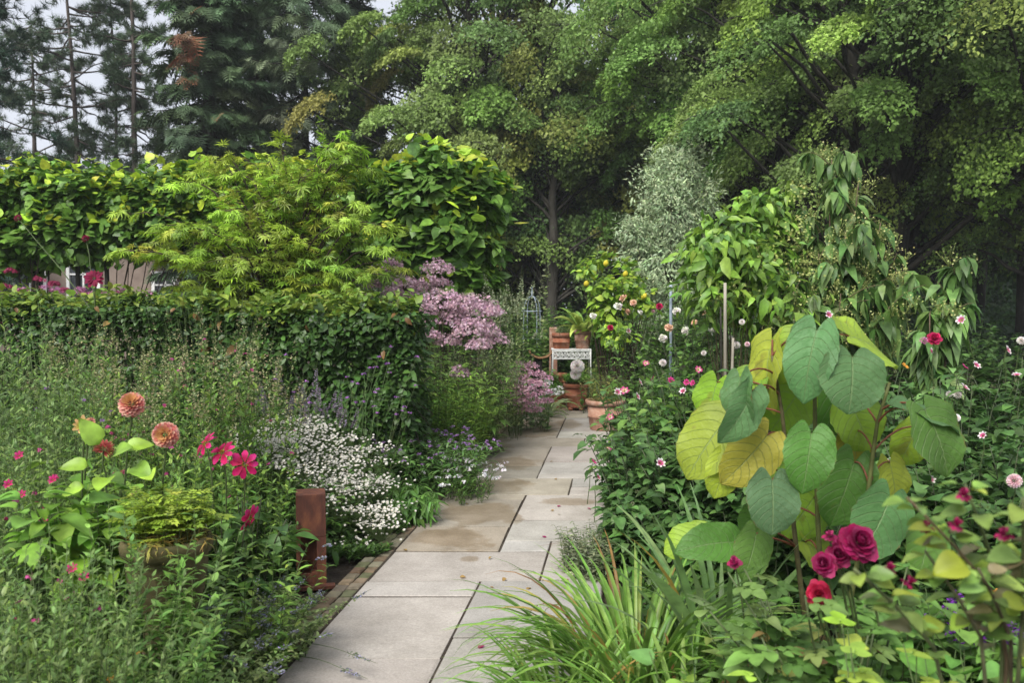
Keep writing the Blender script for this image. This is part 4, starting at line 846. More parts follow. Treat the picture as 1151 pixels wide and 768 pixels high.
airy('feathery tall green plant hiding the left hedge below the dark red dahlia', 95, 350, 5.6, .24, 46, .08, AIR, 'feathery_perennial', 34, .14, width=.8, top=.16)
airy('feathery pale plant in front of the gap side of the left hedge', 178, 378, 5.8, .22, 40, .08, AIR + AIRG, 'feathery_perennial', 34, .14, width=.8, top=.2)
airy('feathery tall plant at the left edge behind the grey asters', 30, 318, 5.2, .26, 46, .08, AIRG + AIR, 'feathery_perennial', 36, .14, width=.8)
airy('thin feathery plant in front of the nearest hedge, left of the grey violet spires', 292, 385, 6.0, .18, 30, .075, AIR, 'feathery_perennial', 30, .14, width=.8, top=.2)
airy('coarse bright leaved plant between the grey asters and the pompon dahlias', 75, 470, 3.9, .2, 26, .10, [(.10, .19, .035), (.13, .22, .045)], 'leafy_perennial', 16, .25, ang=1.15)
airy('upright lime tinted willowherb among the left bed greens', 140, 395, 5.4, .2, 30, .085, [(.12, .2, .045), (.15, .23, .06)], 'leafy_perennial', 26, .12, top=.14)
airy('dark mixed foliage behind the red dahlias beneath the white asters', 290, 545, 5.0, .35, 50, .075, DK + MID, 'leafy_perennial', 22, .3, None)
airy('dark leafy edging between the rusty post and the brick edging', 398, 610, 5.35, .2, 34, .07, DK + MID, 'leafy_perennial', 18, .35, None)
airy('dark leafy edging under the white asters nearest the bricks', 425, 585, 5.9, .2, 34, .08, DK + MID, 'leafy_perennial', 18, .35, None)
airy('leafy green growth at the foot of the hedge behind the violet mound', 470, 505, 7.3, .3, 50, .09, MID, 'leafy_perennial', 20, .3, None)
airy('dark growth under the orange dahlia leaves beside the urn', 92, 600, 3.9, .25, 50, .07, DK + MID, 'leafy_perennial', 20, .3, None)
# catmint in the foreground
CM = [(.25, .24, .38), (.33, .32, .47), (.14, .17, .1), (.16, .18, .12)]
for lb, px, py, d, rx, n in (('low catmint sprawling over the brick edging in front of the rusty post', 292, 655, 3.75, .2, 80), ('catmint at the bottom edge reaching towards the first slab', 238, 700, 3.35, .2, 80), ('bushy catmint behind the urn stems', 258, 645, 3.9, .22, 60)):
    t, P = herb('catmint', lb, 'plant', G(px, d), rx, .22, n, HT(py, d), OVATE, 34, .028, [(.10, .14, .07), (.12, .17, .09), (.08, .13, .05)], 'catmints', 1.1, .75, arch=.2, ang=1.0, taper=.3, dirx=(.35, -.1))
    spikes(t, P, range(0, 26), .08, 40, .013, CM, 'flower_spike', .009)
g = thing('catmint', 'single violet catmint sprigs lying over the corner of the first slab', 'plant', pp(-.1, 3.66, 0), 'catmints'); g2 = Geo(); sp = []
for px0, py0, px1, py1 in ((318, 742, 400, 738), (325, 758, 392, 757), (345, 660, 368, 614), (330, 665, 362, 628)):
    q = bez(G(px0, EYE * F / (py0 - 344))[None] + (UP * .05), W(px1, py1, 3.5 if py0 > 700 else 4.0)[None], .02, 7); sp.append(q[0])
sp = np.array(sp); sp[:2, -1, 2] = np.maximum(sp[:2, -1, 2], .06); tubes(g2, sp, np.linspace(.0025, .001, 7)[None], STEMC, 3); g2.obj('stems', M_STEM, g); spikes(g, sp, range(4), .12, 60, .016, CM, 'flower_spike', .011)
# ------------------------------------------------------------------ dahlias, urn and post on the left
def flower_part(t, geo, name, loc, facing, label=None, stem_from=None, r=.0035, mesh=None):
    o = place(mesh if mesh is not None else geo, name, t, loc, toward(facing))
    if label: o['label'] = label
    if stem_from is not None:
        s = Geo(); d = nrm(A(*facing)); P = np.array([A(*stem_from), A(*stem_from) * .6 + A(*loc) * .4 + UP * .02, A(*loc) * .8 + A(*stem_from) * .2 - d * .02, A(*loc) - d * .004]); tubes(s, P, np.linspace(r * 1.3, r, 4)[None], (.07, .1, .035), 5); s.obj('flower_stem', M_STEM, t)
    return o
def gm(geo, name, mat=None):
    me = geo.mesh(name); me.materials.append(mat or M_PETAL); return me
def dahlia_leaves(g, P, n, per, size, pal, t0=.1):
    foot_near = P[0, 0, 1] < 5.2
    m = n * per; idx = np.repeat(np.arange(n), per); tt = t0 + (1 - t0) * rng.random(m); pos, tg = interp(P, idx, tt); a = rng.random(m) * 6.28; rad = np.stack([np.cos(a), np.sin(a), 0 * a], 1)
    st = pos + rad * (size * .8 * rng.random(m))[:, None] + UP * .02
    inst(g, HIOV if foot_near else OVATE, st, nrm(rad + UP * .1 + rnd(m) * .3), nrm(UP + rnd(m) * .35), size * np.exp(rng.normal(0, .25, m)) * (1.15 - .35 * tt), pick(pal, m, .2), 1.2, .25 + .3 * rng.random(m))
pom = gm(fl_pom(.05, [(.36, .012, .06), (.58, .2, .17), (.72, .46, .36)], 115, core=(.55, .3, .12)), 'pompon')
def orange_dahlia():
    foot = G(112, 3.45); t = thing('dahlia', 'dahlia with peach pompon flowers and large bright green leaves over the urn', 'flowers', foot, 'dahlias in the left bed')
    P = curves(16, foot, .1, .1, HT(505, 3.4), .3, 7); s = Geo(); tubes(s, P, np.linspace(.008, .003, 7)[None], (.08, .13, .03), 5); s.obj('stems', M_STEM, t)
    g = Geo(); dahlia_leaves(g, P, 16, 17, .115, [(.09, .19, .035), (.12, .23, .04), (.07, .15, .035)], .62)
    for px, py, sx, tip in ((112, 488, .13, (-.3, -.3, .7)), (128, 500, .12, (.5, -.4, .35)), (140, 492, .11, (.8, .1, .2)), (100, 512, .11, (-.7, -.3, .1)), (150, 512, .12, (.6, -.5, -.1)), (165, 520, .11, (.4, -.8, .1)), (122, 525, .13, (.1, -.9, 0)), (95, 535, .1, (-.8, -.2, -.2))):
        inst(g, HIOV, W(px, py + 12, 3.35), A(*tip), UP * .7 - A(0, .6, 0), sx, pick([(.16, .28, .04), (.13, .25, .05)], 1), 1.2, .25)
    g.obj('foliage', M_LEAF, t); st = P[3, 4]
    flower_part(t, None, 'flower', W(148, 455, 3.4), (.15, -.75, .65), 'peach pompon flower, higher of the two', W(140, 545, 3.45), mesh=pom)
    flower_part(t, None, 'flower', W(186, 489, 3.35), (.1, -.95, .2), 'peach pompon flower facing forward with a dark red centre', W(182, 570, 3.42), mesh=pom)
    flower_part(t, gm(fl_pom(.042, [(.45, .03, .07), (.6, .2, .16)], 70), 'half_pompon'), 'flower', W(117, 505, 3.45), (.3, .4, .8), 'half open red and peach flower behind the bright leaves', W(120, 560, 3.45))
    flower_part(t, gm(fl_daisy(8, .04, .7, [(.5, .42, .08)], [(.55, .35, .15)], cup=1.2), 'fading_flower'), 'flower', W(93, 480, 3.4), (.1, -.5, .3), 'small yellowish fading flower', W(92, 560, 3.42))
    flower_part(t, gm(fl_pom(.018, [(.4, .1, .1), (.55, .25, .2)], 30), 'bud'), 'flower_bud', W(102, 474, 3.4), (.6, -.3, .6), None, W(95, 540, 3.42))
orange_dahlia()
RED = [(.40, .008, .09), (.48, .02, .15)]
reds = [gm(fl_daisy(8, .062, .95, [(.26, .004, .035), (.3, .006, .05)], RED, (.25, .16, .02), .2, .05), 'red_dahlia') for _ in range(2)]
def red_dahlia():
    foot = G(262, 4.15); t = thing('dahlia', 'dahlia with four crimson star flowers beside the white asters', 'flowers', foot, 'dahlias in the left bed')
    P = curves(12, foot, .1, .1, HT(545, 4.1), .3, 7); s = Geo(); tubes(s, P, np.linspace(.007, .003, 7)[None], (.05, .06, .03), 5); s.obj('stems', M_STEM, t)
    g = Geo(); dahlia_leaves(g, P, 12, 16, .10, MID + DK, .15); g.obj('foliage', M_LEAF, t)
    for px, py, f, lb in ((275, 522, (.1, -.95, .25), 'crimson star flower facing forward, lowest of the upper three'), (250, 509, (-.35, -.6, .7), 'crimson star flower in the middle'), (231, 499, (-.6, -.35, .6), 'crimson star flower seen from the side, topmost'), (281, 582, (.9, -.3, -.25), 'crimson flower seen edge on, hanging low')):
        flower_part(t, None, 'flower', W(px, py, 4.0), f, lb, W(268 + (px - 268) * .6, 640, 4.1), mesh=reds[px % 2])
red_dahlia()
def dark_dahlia():
    foot = G(108, 6.4); t = thing('dahlia', 'tall dahlia with one dark red star flower standing above the left hedge', 'flowers', foot, 'dahlias in the left bed')
    P = curves(6, foot, .08, .08, HT(335, 6.4), .2, 7); s = Geo(); tubes(s, P, np.linspace(.007, .003, 7)[None], (.05, .06, .03), 5); s.obj('stems', M_STEM, t)
    g = Geo(); dahlia_leaves(g, P, 6, 16, .10, MID, .4); g.obj('foliage', M_LEAF, t); K = [(.16, .004, .03), (.2, .01, .05)]
    flower_part(t, gm(fl_daisy(10, .065, .75, K, K, (.2, .1, .02), .2, .1, 2), 'dark_red_dahlia'), 'flower', W(106, 313, 6.3), (.1, -.9, .3), None, W(107, 345, 6.4))
    flower_part(t, gm(fl_pom(.03, K, 40), 'dark_red_bud'), 'flower', W(96, 268, 6.5), (-.3, -.5, .6), 'small dark red flower high above', W(107, 345, 6.4)); flower_part(t, gm(fl_pom(.03, K, 40), 'dark_red_bud'), 'flower', W(20, 245, 6.6), (-.3, -.5, .6), 'small dark red flower at far left', W(100, 345, 6.4))
dark_dahlia()
def magenta_specks():
    foot = G(22, 3.6); t, P = herb('dahlia', 'dahlia with several small magenta flowers low at the left edge', 'flowers', foot, .2, .15, 14, HT(520, 3.6), OVATE, 16, .09, DK + MID, 'dahlias in the left bed', 1.2, .3); me = gm(fl_daisy(7, .02, .95, RED, [(.45, .03, .16)], cup=.7), 'small_magenta')
    for px, py in ((25, 557), (22, 513), (60, 540), (50, 585), (82, 640), (95, 650), (10, 545), (275, 780)): flower_part(t, None, 'flower', W(px, py, 3.3 if py < 600 else 2.9), (rng.normal(0, .4), -.8, .5), None, None, mesh=me)
    t['_keep'] = 1; del t['_keep']
magenta_specks()
def urn():
    c = G(183, 3.3); t = thing('garden_urn', 'mossy brown stone urn half hidden by foliage in the left bed', 'urn', c); H0 = .0
    g = Geo(); lathe(g, c, [(.0, 0), (.14, 0), (.14, .06), (.115, .08), (.1, .13), (.09, .3), (.1, .37)], (.2, .2, .2)); g.obj('pedestal', M_URN, t)
    g = Geo(); lathe(g, c, [(.095, .371), (.11, .40), (.138, .47), (.152, .56), (.155, .625), (.171, .635), (.175, .67), (.167, .69), (.154, .69), (.146, .66), (.0, .65)], (.2, .2, .2)); g.obj('bowl', M_URN, t)
    herb('fern', 'yellow green ferny plant growing in the mossy urn', 'plant', c + A(0, 0, .65), .11, .11, 40, HT(545, 3.3) - .65, PINN, 9, .115, [(.15, .23, .04), (.19, .26, .045), (.12, .19, .04)], None, 1.2, .35, t0=.3, ang=.9, droop=.2)
    herb('grass_tuft', 'dry brownish grass hanging over the rim of the urn', 'plant', c + A(0, 0, .65), .12, .12, 60, .13, LANCE, 12, .07, [(.2, .15, .06), (.15, .16, .05)], None, .6, .9, arch=.8)
urn()
def bollard():
    x, y = G(347, 4.83)[:2]; rz = R_(14); c = A(x, y, 0); t = thing('bollard_light', 'square rusty steel garden post with a recessed light opening at its foot', 'bollard', c); h, w = .53, .165
    ca, sa = math.cos(rz), math.sin(rz); R = lambda lx, ly, z: A(x + lx * ca - ly * sa, y + lx * sa + ly * ca, z)
    g = Geo(); z0, z1 = .075, .285; ql, qr = .022, .052; ox = (ql - qr) / 2; ow = w - ql - qr
    box(g, R(0, 0, (z1 + h) / 2), (w, w, h - z1), (.1, .1, .1), .003, rz); box(g, R(0, 0, z0 / 2 - .02), (w, w, z0 + .039), (.1, .1, .1), 0, rz)
    box(g, R(-w / 2 + ql / 2, 0, (z0 + z1) / 2), (ql, w - .0005, z1 - z0 - .001), (.1, .1, .1), 0, rz); box(g, R(w / 2 - qr / 2, 0, (z0 + z1) / 2), (qr, w - .0005, z1 - z0 - .001), (.1, .1, .1), 0, rz)
    g.obj('post', M_CORTEN, t, smooth=False)
    g = Geo(); box(g, R(ox, .03, (z0 + z1) / 2), (ow - .002, .05, z1 - z0 - .003), (.1, .1, .1), 0, rz); g.obj('light_panel', M_CORTEN, t, smooth=False)
    g = Geo(); box(g, R(.03, -.115, .006), (.2, .05, .024), (.1, .1, .1), .003, rz); g.obj('base_plate', M_CORTEN, t, smooth=False)
bollard()
# ------------------------------------------------------------------ right side: tall shrubs
DAH = [(.035, .08, .03), (.045, .10, .035), (.03, .07, .028), (.06, .12, .05)]
def bicol(): return gm(fl_daisy(7, .033, 1.0, [(.62, .55, .5), (.6, .5, .25)], [(.42, .02, .14), (.5, .05, .24)], (.45, .3, .04), .2, .5, tipfrac=.42), 'bicolour')
FB = [bicol(), gm(fl_daisy(7, .033, 1.0, [(.45, .02, .16), (.5, .05, .2)], [(.68, .62, .62), (.7, .66, .66)], (.45, .3, .04), .2, .6, tipfrac=.5), 'white_tipped')]
FM = gm(fl_daisy(8, .03, .95, [(.42, .02, .13)], [(.5, .06, .22)], (.3, .15, .03), .2, .6), 'magenta')
FW = gm(fl_pom(.029, [(.68, .6, .55), (.72, .68, .66), (.74, .72, .7)], 70), 'white_double'); FPK = gm(fl_pom(.030, [(.6, .3, .36), (.7, .52, .54), (.74, .66, .66)], 70), 'pale_pink_double')
FPE = gm(fl_rose(.045, [(.68, .45, .3), (.7, .52, .38), (.66, .38, .26)], 4), 'peach_rose'); FWR = gm(fl_rose(.045, [(.72, .68, .62), (.74, .7, .66)], 4), 'white_rose'); FC = gm(fl_rose(.04, [(.36, .01, .06), (.42, .02, .1)], 4), 'crimson_rose')
FPR = gm(fl_pom(.035, [(.5, .12, .28), (.6, .25, .42), (.62, .35, .5)], 50), 'pink_ball'); FO = gm(fl_daisy(8, .03, .8, [(.6, .25, .03)], [(.62, .3, .05)], cup=.5), 'orange_small')
BUD = gm(fl_pom(.012, [(.12, .18, .05), (.3, .3, .2)], 16), 'bud')
def dbush(label, px, d, py, rx, rd, n, per, size, fl=(), name='dahlia', cat='flowers', grp='bushes in the right bed', pal=DAH, lean=.3, Tm=OVATE, buds=6, h=None, t0=.08, dfl=None, stemc=(.06, .08, .04)):
    foot = G(px, d); hh = h or HT(py, d); t = thing(name, label, cat, foot, grp); P = curves(n, foot, rx, rd, hh * 1.08, lean, 7, .05, .5 if d > 5.4 else .38, .6)
    s = Geo(); tubes(s, P, np.linspace(.006, .0025, 7)[None], pick([stemc], n, .2), 4); s.obj('stems', M_STEM, t)
    if d > 5.8 and pal is DAH: pal = DAH + [(.08, .155, .045), (.10, .18, .05)]
    g = Geo(); dahlia_leaves(g, P, n, per, size * (.9 if d > 5.8 else 1), pal, t0); g.obj('foliage', M_LEAF, t)
    for q in fl:
        fx, fy, me = q[:3]; dd = q[3] if len(q) > 3 else d - rd * .6 * rng.random(); f = (rng.normal(0, .8), -.6 + .4 * rng.normal(), .25 + rng.random() * .6)
        loc = W(fx, fy, dd); flower_part(t, None, 'flower', loc, f, None, loc + A(rng.normal(0, .04), .06, -.22 - .1 * rng.random()), .0022, mesh=me)
        o = [c for c in t.children if c.name.startswith('flower') and 'stem' not in c.name][-1]; o.scale = (.65 + .4 * rng.random(),) * 3
    for i in range(buds): place(BUD, 'flower_bud', t, P[i % n, -1] + rng.normal(0, .01, 3), toward(rnd(1)[0] + UP))
    return t
f0, f1 = FB
dbush('bushy dahlia with magenta and white flowers leaning out over the far right path edge', 732, 6.5, 415, .28, .4, 60, 30, .095, [(694, 441, f1), (702, 440, f0), (716, 446, f1), (719, 430, f1), (726, 409, f0), (686, 469, f0), (734, 426, FM), (745, 408, FW)], buds=12)
dbush('dark leaved dahlia bush at the path edge with few flowers, in front of the others', 742, 5.5, 480, .28, .34, 70, 34, .09, [(683, 505, f0), (672, 537, f1), (713, 565, FM), (707, 570, FM), (667, 520, FM)], buds=8)
dbush('tall dahlia with a large magenta and white flower and white pompons beside the cane stakes', 785, 6.1, 405, .34, .34, 56, 30, .10, [(785, 416, f0), (772, 430, FM), (791, 397, FW), (834, 362, FW, 6.4), (840, 387, FPK), (828, 388, FW, 6.4), (779, 431, FM), (754, 428, FM), (768, 440, f1)], buds=12)
dbush('dahlia foliage filling the ground right behind the big leaved plant', 830, 5.0, 470, .4, .3, 60, 30, .09, [(742, 521, f1), (810, 500, FM)])
dbush('low dark dahlia bush at the front corner of the right bed', 755, 4.9, 555, .28, .3, 64, 30, .085, [(690, 585, f1)])
dbush('rambling rose with peach and white blooms behind the dahlias', 752, 9.0, 345, .5, .4, 66, 26, .085, [(705, 350, FPE), (752, 368, FPE), (760, 350, FWR), (720, 351, FWR), (706, 372, FB[1]), (686, 368, FC), (741, 344, FC), (734, 350, FPR), (761, 352, FPR), (700, 335, FPE), (780, 362, FPE), (770, 372, FWR), (712, 340, FPE), (745, 380, FWR), (667, 355, FWR), (695, 344, FWR)], 'rose_bush', pal=MID + [(.08, .15, .05)], buds=14)
dbush('loose pale rose bush between the lemon tree and the cane stakes', 795, 8.6, 350, .5, .4, 60, 26, .08, [(800, 372, FWR), (822, 380, FWR), (790, 352, FPE)], 'rose_bush', pal=MID, buds=8)
dbush('dahlia with white and crimson flowers at the right edge of the photo', 1110, 5.3, 385, .42, .34, 64, 28, .10, [(1081, 360, f1, 5.2), (1038, 383, FPR, 5.2), (1148, 383, FW), (1132, 394, f1), (1084, 413, FM), (1097, 411, f1), (1084, 436, f1), (1067, 443, FW), (1076, 444, FW), (1143, 422, f1), (1050, 380, FC)], buds=16)
dbush('dark dahlia foliage below the flowers at the right edge', 1120, 4.5, 470, .4, .34, 64, 30, .10, [(1105, 490, f1), (1075, 470, FW)])
dbush('dahlia half hidden behind the upper right big leaves', 1010, 5.7, 398, .38, .3, 56, 28, .095, [(931, 354, f1, 6.1), (941, 366, FW, 6.1), (1017, 412, FO), (1046, 395, f1)], buds=8)
dbush('deep shaded dahlia foliage beneath the big leaved plant', 930, 4.6, 520, .55, .3, 60, 24, .09, [(1000, 520, f1), (1045, 540, f1)])
dbush('dahlia with one large pale pink pompon beyond the foreground rose', 1140, 3.9, 520, .2, .2, 24, 24, .10, [(1140, 541, FPK, 3.7)])
dbush('leafy growth with yellow and violet flowers under the foreground rose', 1090, 3.2, 655, .26, .2, 34, 24, .07, [(1103, 652, FO, 3.0), (1090, 655, FO, 3.0), (1120, 668, FO, 3.0), (1128, 684, FO, 3.05)], 'marigold', pal=MID, buds=0)
t, P = herb('purple_salvia', 'deep violet salvia beside the small yellow marigolds', 'flowers', G(1100, 3.1), .1, .1, 16, HT(675, 3.1), OVATE, 12, .05, MID, None, 1.1, .25); spikes(t, P, range(12), .06, 40, .022, [(.16, .03, .3), (.22, .05, .38)], 'flower_spike', .016)
herb('grey_sage', 'clump of narrow grey leaves at the right path edge before the dahlias', 'plant', G(668, 4.95), .17, .2, 60, HT(585, 4.95), ovate(.12, .11), 26, .065, [(.11, .14, .11), (.14, .17, .14), (.08, .11, .08)], None, 1.1, .35, ang=1.1, droop=.1)
t, P = herb('dry_grass_wisp', 'few thin reddish grass wisps arching over the middle slabs', 'plant', G(655, 5.2), .05, .05, 8, .3, LANCE, 2, .05, [(.18, .14, .06)], None, .5, 1.1, arch=.5, stemc=(.16, .1, .06), stemr=.0015, dirx=(-1.2, -.2))
# seven-son tree, bright shrub, lemon
HEP = [(.055, .115, .04), (.07, .135, .045), (.045, .1, .04), (.09, .15, .07)]; HL = ovate(.2, .17, .3, .62, .06)
def heptacodium(label, px, d, stems, n, seed_tops, rad=.3, per=46):
    foot = G(px, d); t = thing('seven_son_tree', label, 'tree', foot, 'drooping long leaved shrubs'); g = Geo(); b = Geo(); P = []
    for (x, y, dd) in stems:
        e = W(x, y, dd); s = foot + rng.normal(0, .06, 3) * A(1, 1, 0); k = 9; tt = np.linspace(0, 1, k)[:, None]; q = s + (e - s) * A(1, 1, 0) * tt ** 1.35 + UP * (e[2] * tt ** .92); q += np.sin(tt * 6 + x) * .03 * tt * (1 - tt) * 4 * A(1, .5, 0); P.append(q)
    P = np.array(P); n = len(P); tubes(b, P, np.linspace(.022, .004, 9)[None], (.13, .09, .06), 6)
    m = n * 13; idx = np.repeat(np.arange(n), 13); tt = .28 + .72 * rng.random(m); s, tg = interp(P, idx, tt); a = rng.random(m) * 6.28; e = s + np.stack([np.cos(a), np.sin(a) * .8, 0 * a], 1) * (rad * (.4 + .8 * rng.random(m)))[:, None] + UP * (.12 * rng.random(m))[:, None] + tg * .12
    P2 = bez(s, e, .04, 5); tubes(b, P2, np.linspace(.006, .0022, 5)[None], (.12, .10, .05), 4); b.obj('branches', M_STEM, t)
    q = 13; i2 = np.repeat(np.arange(m), q); pos, t2 = interp(P2, i2, .1 + .9 * rng.random(len(i2))); i3 = np.repeat(np.arange(n), per); p3, t3 = interp(P, i3, .25 + .75 * rng.random(len(i3))); pos = np.concatenate([pos, p3]); t2 = np.concatenate([t2, t3]); M = len(pos)
    out = nrm(rnd(M) * A(1, 1, .2)); inst(g, HL, pos, nrm(out * .75 + t2 * .3 - UP * (.35 + .6 * rng.random((M, 1)))), nrm(UP * .7 + out * .8 + rnd(M) * .2), .17 * np.exp(rng.normal(0, .22, M)), pick(HEP, M, .22), 1.0, .45 + .4 * rng.random(M)); g.obj('foliage', M_LEAF, t)
    g = Geo()
    for i in range(n):                                           # whitish green flower bud sprays at the shoot tips
        for j in range(seed_tops):
            c = P[i, -1] + rng.normal(0, .075, 3) + UP * (.05 - .05 * j); k = 26; pp_ = c + rng.normal(0, .045, (k, 3)); inst(g, STAR, pp_, rnd(k), rnd(k) + UP, .02, pick([(.28, .33, .17), (.22, .28, .12), (.36, .38, .22)], k, .2)); tubes(g, bez(np.tile(c - UP * .06, (k // 2, 1)), pp_[:k // 2], 0, 3), .0018, (.12, .16, .06), 3)
    g.obj('flower_buds', M_LEAF, t); return t
heptacodium('tall seven son tree with drooping dark leaves and pale bud sprays', 935, 8.0, [(935, 178, 8.0), (965, 205, 7.8), (905, 235, 8.1), (990, 250, 7.7), (1008, 285, 7.8), (950, 260, 7.5), (920, 285, 7.6), (880, 270, 8.0), (975, 300, 7.5), (1015, 320, 7.6), (855, 290, 7.8), (945, 330, 7.3), (1000, 345, 7.4), (890, 330, 7.4)], 20, 8)
heptacodium('arching seven son branch with drooping leaves against the dark wood at the right', 1035, 7.0, [(1082, 308, 6.9), (1072, 340, 6.8), (1045, 352, 6.8)], 3, 2, .16, 26)
BR = [(.10, .19, .035), (.13, .23, .045), (.085, .17, .035)]
t, _, _ = shrub('bright_shrub', 'bright green shrub with compound leaves left of the seven son tree', 'shrub', G(830, 7.8), [(845, 228, 7.8, 26, 14, .3), (815, 262, 7.7, 36, 26, .4), (790, 285, 7.7, 26, 24, .4), (865, 245, 7.9, 26, 26, .3), (840, 300, 7.7, 52, 36, .5), (800, 330, 7.6, 40, 30, .4), (870, 340, 7.6, 50, 34, .4), (880, 215, 7.9, 14, 12, .2)],
      ovate(.2, .18), 1700, .115, BR + HEP[:1], None, 1.1, .3, .3, .3, .55, .6, .35, 40, .009, wood=(.09, .08, .04))
g = Geo(); k = 600; p, o, _ = blob_pts(pxblobs([(890, 262, 7.6, 22, 20, .25), (860, 290, 7.5, 30, 20, .25), (895, 215, 7.7, 16, 14, .2), (820, 330, 7.4, 30, 18, .2), (905, 300, 7.4, 20, 18, .2)]), k, .2); inst(g, STAR, p, rnd(k), rnd(k) + UP, .03, pick([(.26, .31, .14), (.2, .26, .1)], k)); g.obj('flower_buds', M_LEAF, t)
def lemon():
    t, p, o = shrub('lemon_tree', 'small loose lemon tree with lime green leaves and yellow fruit by the pots', 'tree', G(692, 11.2), [(672, 292, 11.2, 18, 7, .25), (700, 298, 11.2, 12, 10, .2), (658, 305, 11.2, 10, 7, .2), (690, 318, 11.1, 26, 10, .3), (706, 335, 11.1, 22, 14, .3), (680, 345, 11.0, 18, 16, .3), (715, 318, 11.2, 10, 8, .2), (725, 345, 11, 12, 14, .25), (690, 372, 10.8, 22, 16, .3), (668, 325, 11.1, 9, 12, .2)],
          ovate(.24, .21), 980, .095, [(.10, .19, .03), (.13, .22, .035), (.17, .25, .04), (.07, .15, .03)], None, 1.2, .1, .5, .1, .6, .6, .25, 30, .012)
    me = Geo(); lathe(me, (0, 0, 0), [(.001, -.045), (.014, -.04), (.03, -.02), (.034, 0), (.03, .02), (.014, .038), (.004, .047), (.001, .048)], (.6, .5, .04), 14); me = gm(me, 'lemon', M_STEM)
    for px, py in ((681, 296), (659, 319), (724, 333), (703, 308)): place(me, 'lemon', t, W(px, py, 10.85), Euler((rng.random(), rng.random(), 0)))
    b = [c for c in t.children if 'branches' in c.name]
lemon()
# ------------------------------------------------------------------ cane stakes
def stake(label, px0, py0, px1, d, r, mat=M_WOOD):
    f = G(px1, d); tip = W(px0, py0, d); t = Geo(); k = 12; P = bez((f - UP * .1)[None], tip[None], 0, k)[0]; rr = np.full(k, r); rr[::3] *= 1.12; tubes(t, P, rr[None], (.3, .28, .24), 8)
    o = t.obj('cane_stake', mat, None, loc=f) if False else None
    g = Geo(); g.v = [v - f for v in t.v]; g.t = t.t; g.c = t.c; g.u = t.u; g.n = t.n
    me = g.mesh('cane_stake'); me.materials.append(mat); o = bpy.data.objects.new('cane_stake', me); COL.objects.link(o); o.location = f; tag(o, label, 'stake', 'plant stakes in the dahlia bed')
stake('tall pale cane stake standing beside the big leaved plant', 815, 318, 818, 5.95, .011)
stake('thin dark cane leaning just left of the pale stake', 810, 345, 816, 5.9, .006, M_BARK)
stake('short broken grey stake to the right of the pale cane', 824, 380, 820, 5.85, .009)
stake('slim grey stake further back in the rose bush', 754, 320, 755, 9.1, .016, M_GREYMETAL)
# ------------------------------------------------------------------ pots and garden ornaments at the end of the path
def pot(label, px, py, d, r, h, mat, z=None, name='flower_pot', rim=True, feet=False, taper=.72, group='terracotta pots at the end of the path', parts=True):
    f = G(px, d); f[2] = .03 if z is None else z; t = thing(name, label, 'plant pot', f, group); z0 = .04 if feet else 0
    g = Geo(); hb = h - .055; lathe(g, f, [(.0, z0), (r * taper, z0), (r * taper * 1.02, z0 + .01), (r * (taper + (1 - taper) * .45), z0 + hb * .48), (r * (taper + (1 - taper) * .48) + .008, z0 + hb * .5), (r * (taper + (1 - taper) * .52) + .008, z0 + hb * .56), (r * (taper + (1 - taper) * .54), z0 + hb * .58), (r * .96, hb), (r * .9, hb - .001), (0, hb - .03)], (.3, .2, .1)); g.obj('body', mat, t)
    g = Geo(); lathe(g, f, [(r * .965, hb - .012), (r * 1.04, hb - .01), (r * 1.06, h - .03), (r * 1.07, h - .008), (r * 1.04, h), (r * .95, h - .004), (r * .93, hb - .02), (r * .8, hb - .04)], (.3, .2, .1)); g.obj('rim', mat, t)
    if feet:
        for a in (.6, 2.2, 3.8, 5.4):
            g = Geo(); box(g, f + A(math.cos(a), math.sin(a), 0) * r * taper * .85 + UP * .02, (.07, .07, .04), (.3, .2, .1), .008); g.obj('foot', mat, t)
    return f + UP * (h - .06)
c = pot('large terracotta pot on feet holding bright green parsley', 648, 460, 12.75, .185, .40, M_TERRA, feet=True)
herb('parsley', 'dense bright green parsley in the large terracotta pot', 'plant', c, .16, .16, 90, .24, TRIF, 10, .05, [(.07, .17, .03), (.09, .2, .04)], None, 1.2, .5, t0=.5, ang=1.0)
c = pot('small dark terracotta pot left of the parsley pot', 625, 457, 12.95, .11, .21, M_TERRA, taper=.8)
herb('seedling_clump', 'small bright green seedlings in the dark terracotta pot', 'plant', c, .1, .1, 46, .27, OVATE, 10, .055, [(.09, .2, .04), (.07, .16, .035)], None, 1.2, .4)
f = pot('wide pale pinkish terracotta pot at the right edge of the path', 681, 470, 10.7, .24, .38, M_TERRAW, taper=.8)
herb('trailing_grass', 'straw coloured fine plant filling the wide pinkish pot', 'plant', f, .2, .2, 90, .42, LANCE, 14, .06, [(.16, .19, .06), (.12, .18, .06), (.2, .18, .09)], None, .8, .6)
f = pot('overturned stack of brown terracotta pots behind the small pots', 629, 455, 13.3, .13, .3, M_TERRA, taper=.75)
pot('upper pot of the brown terracotta stack', 629, 430, 13.3, .115, .24, M_TERRA, z=.3, taper=.7)
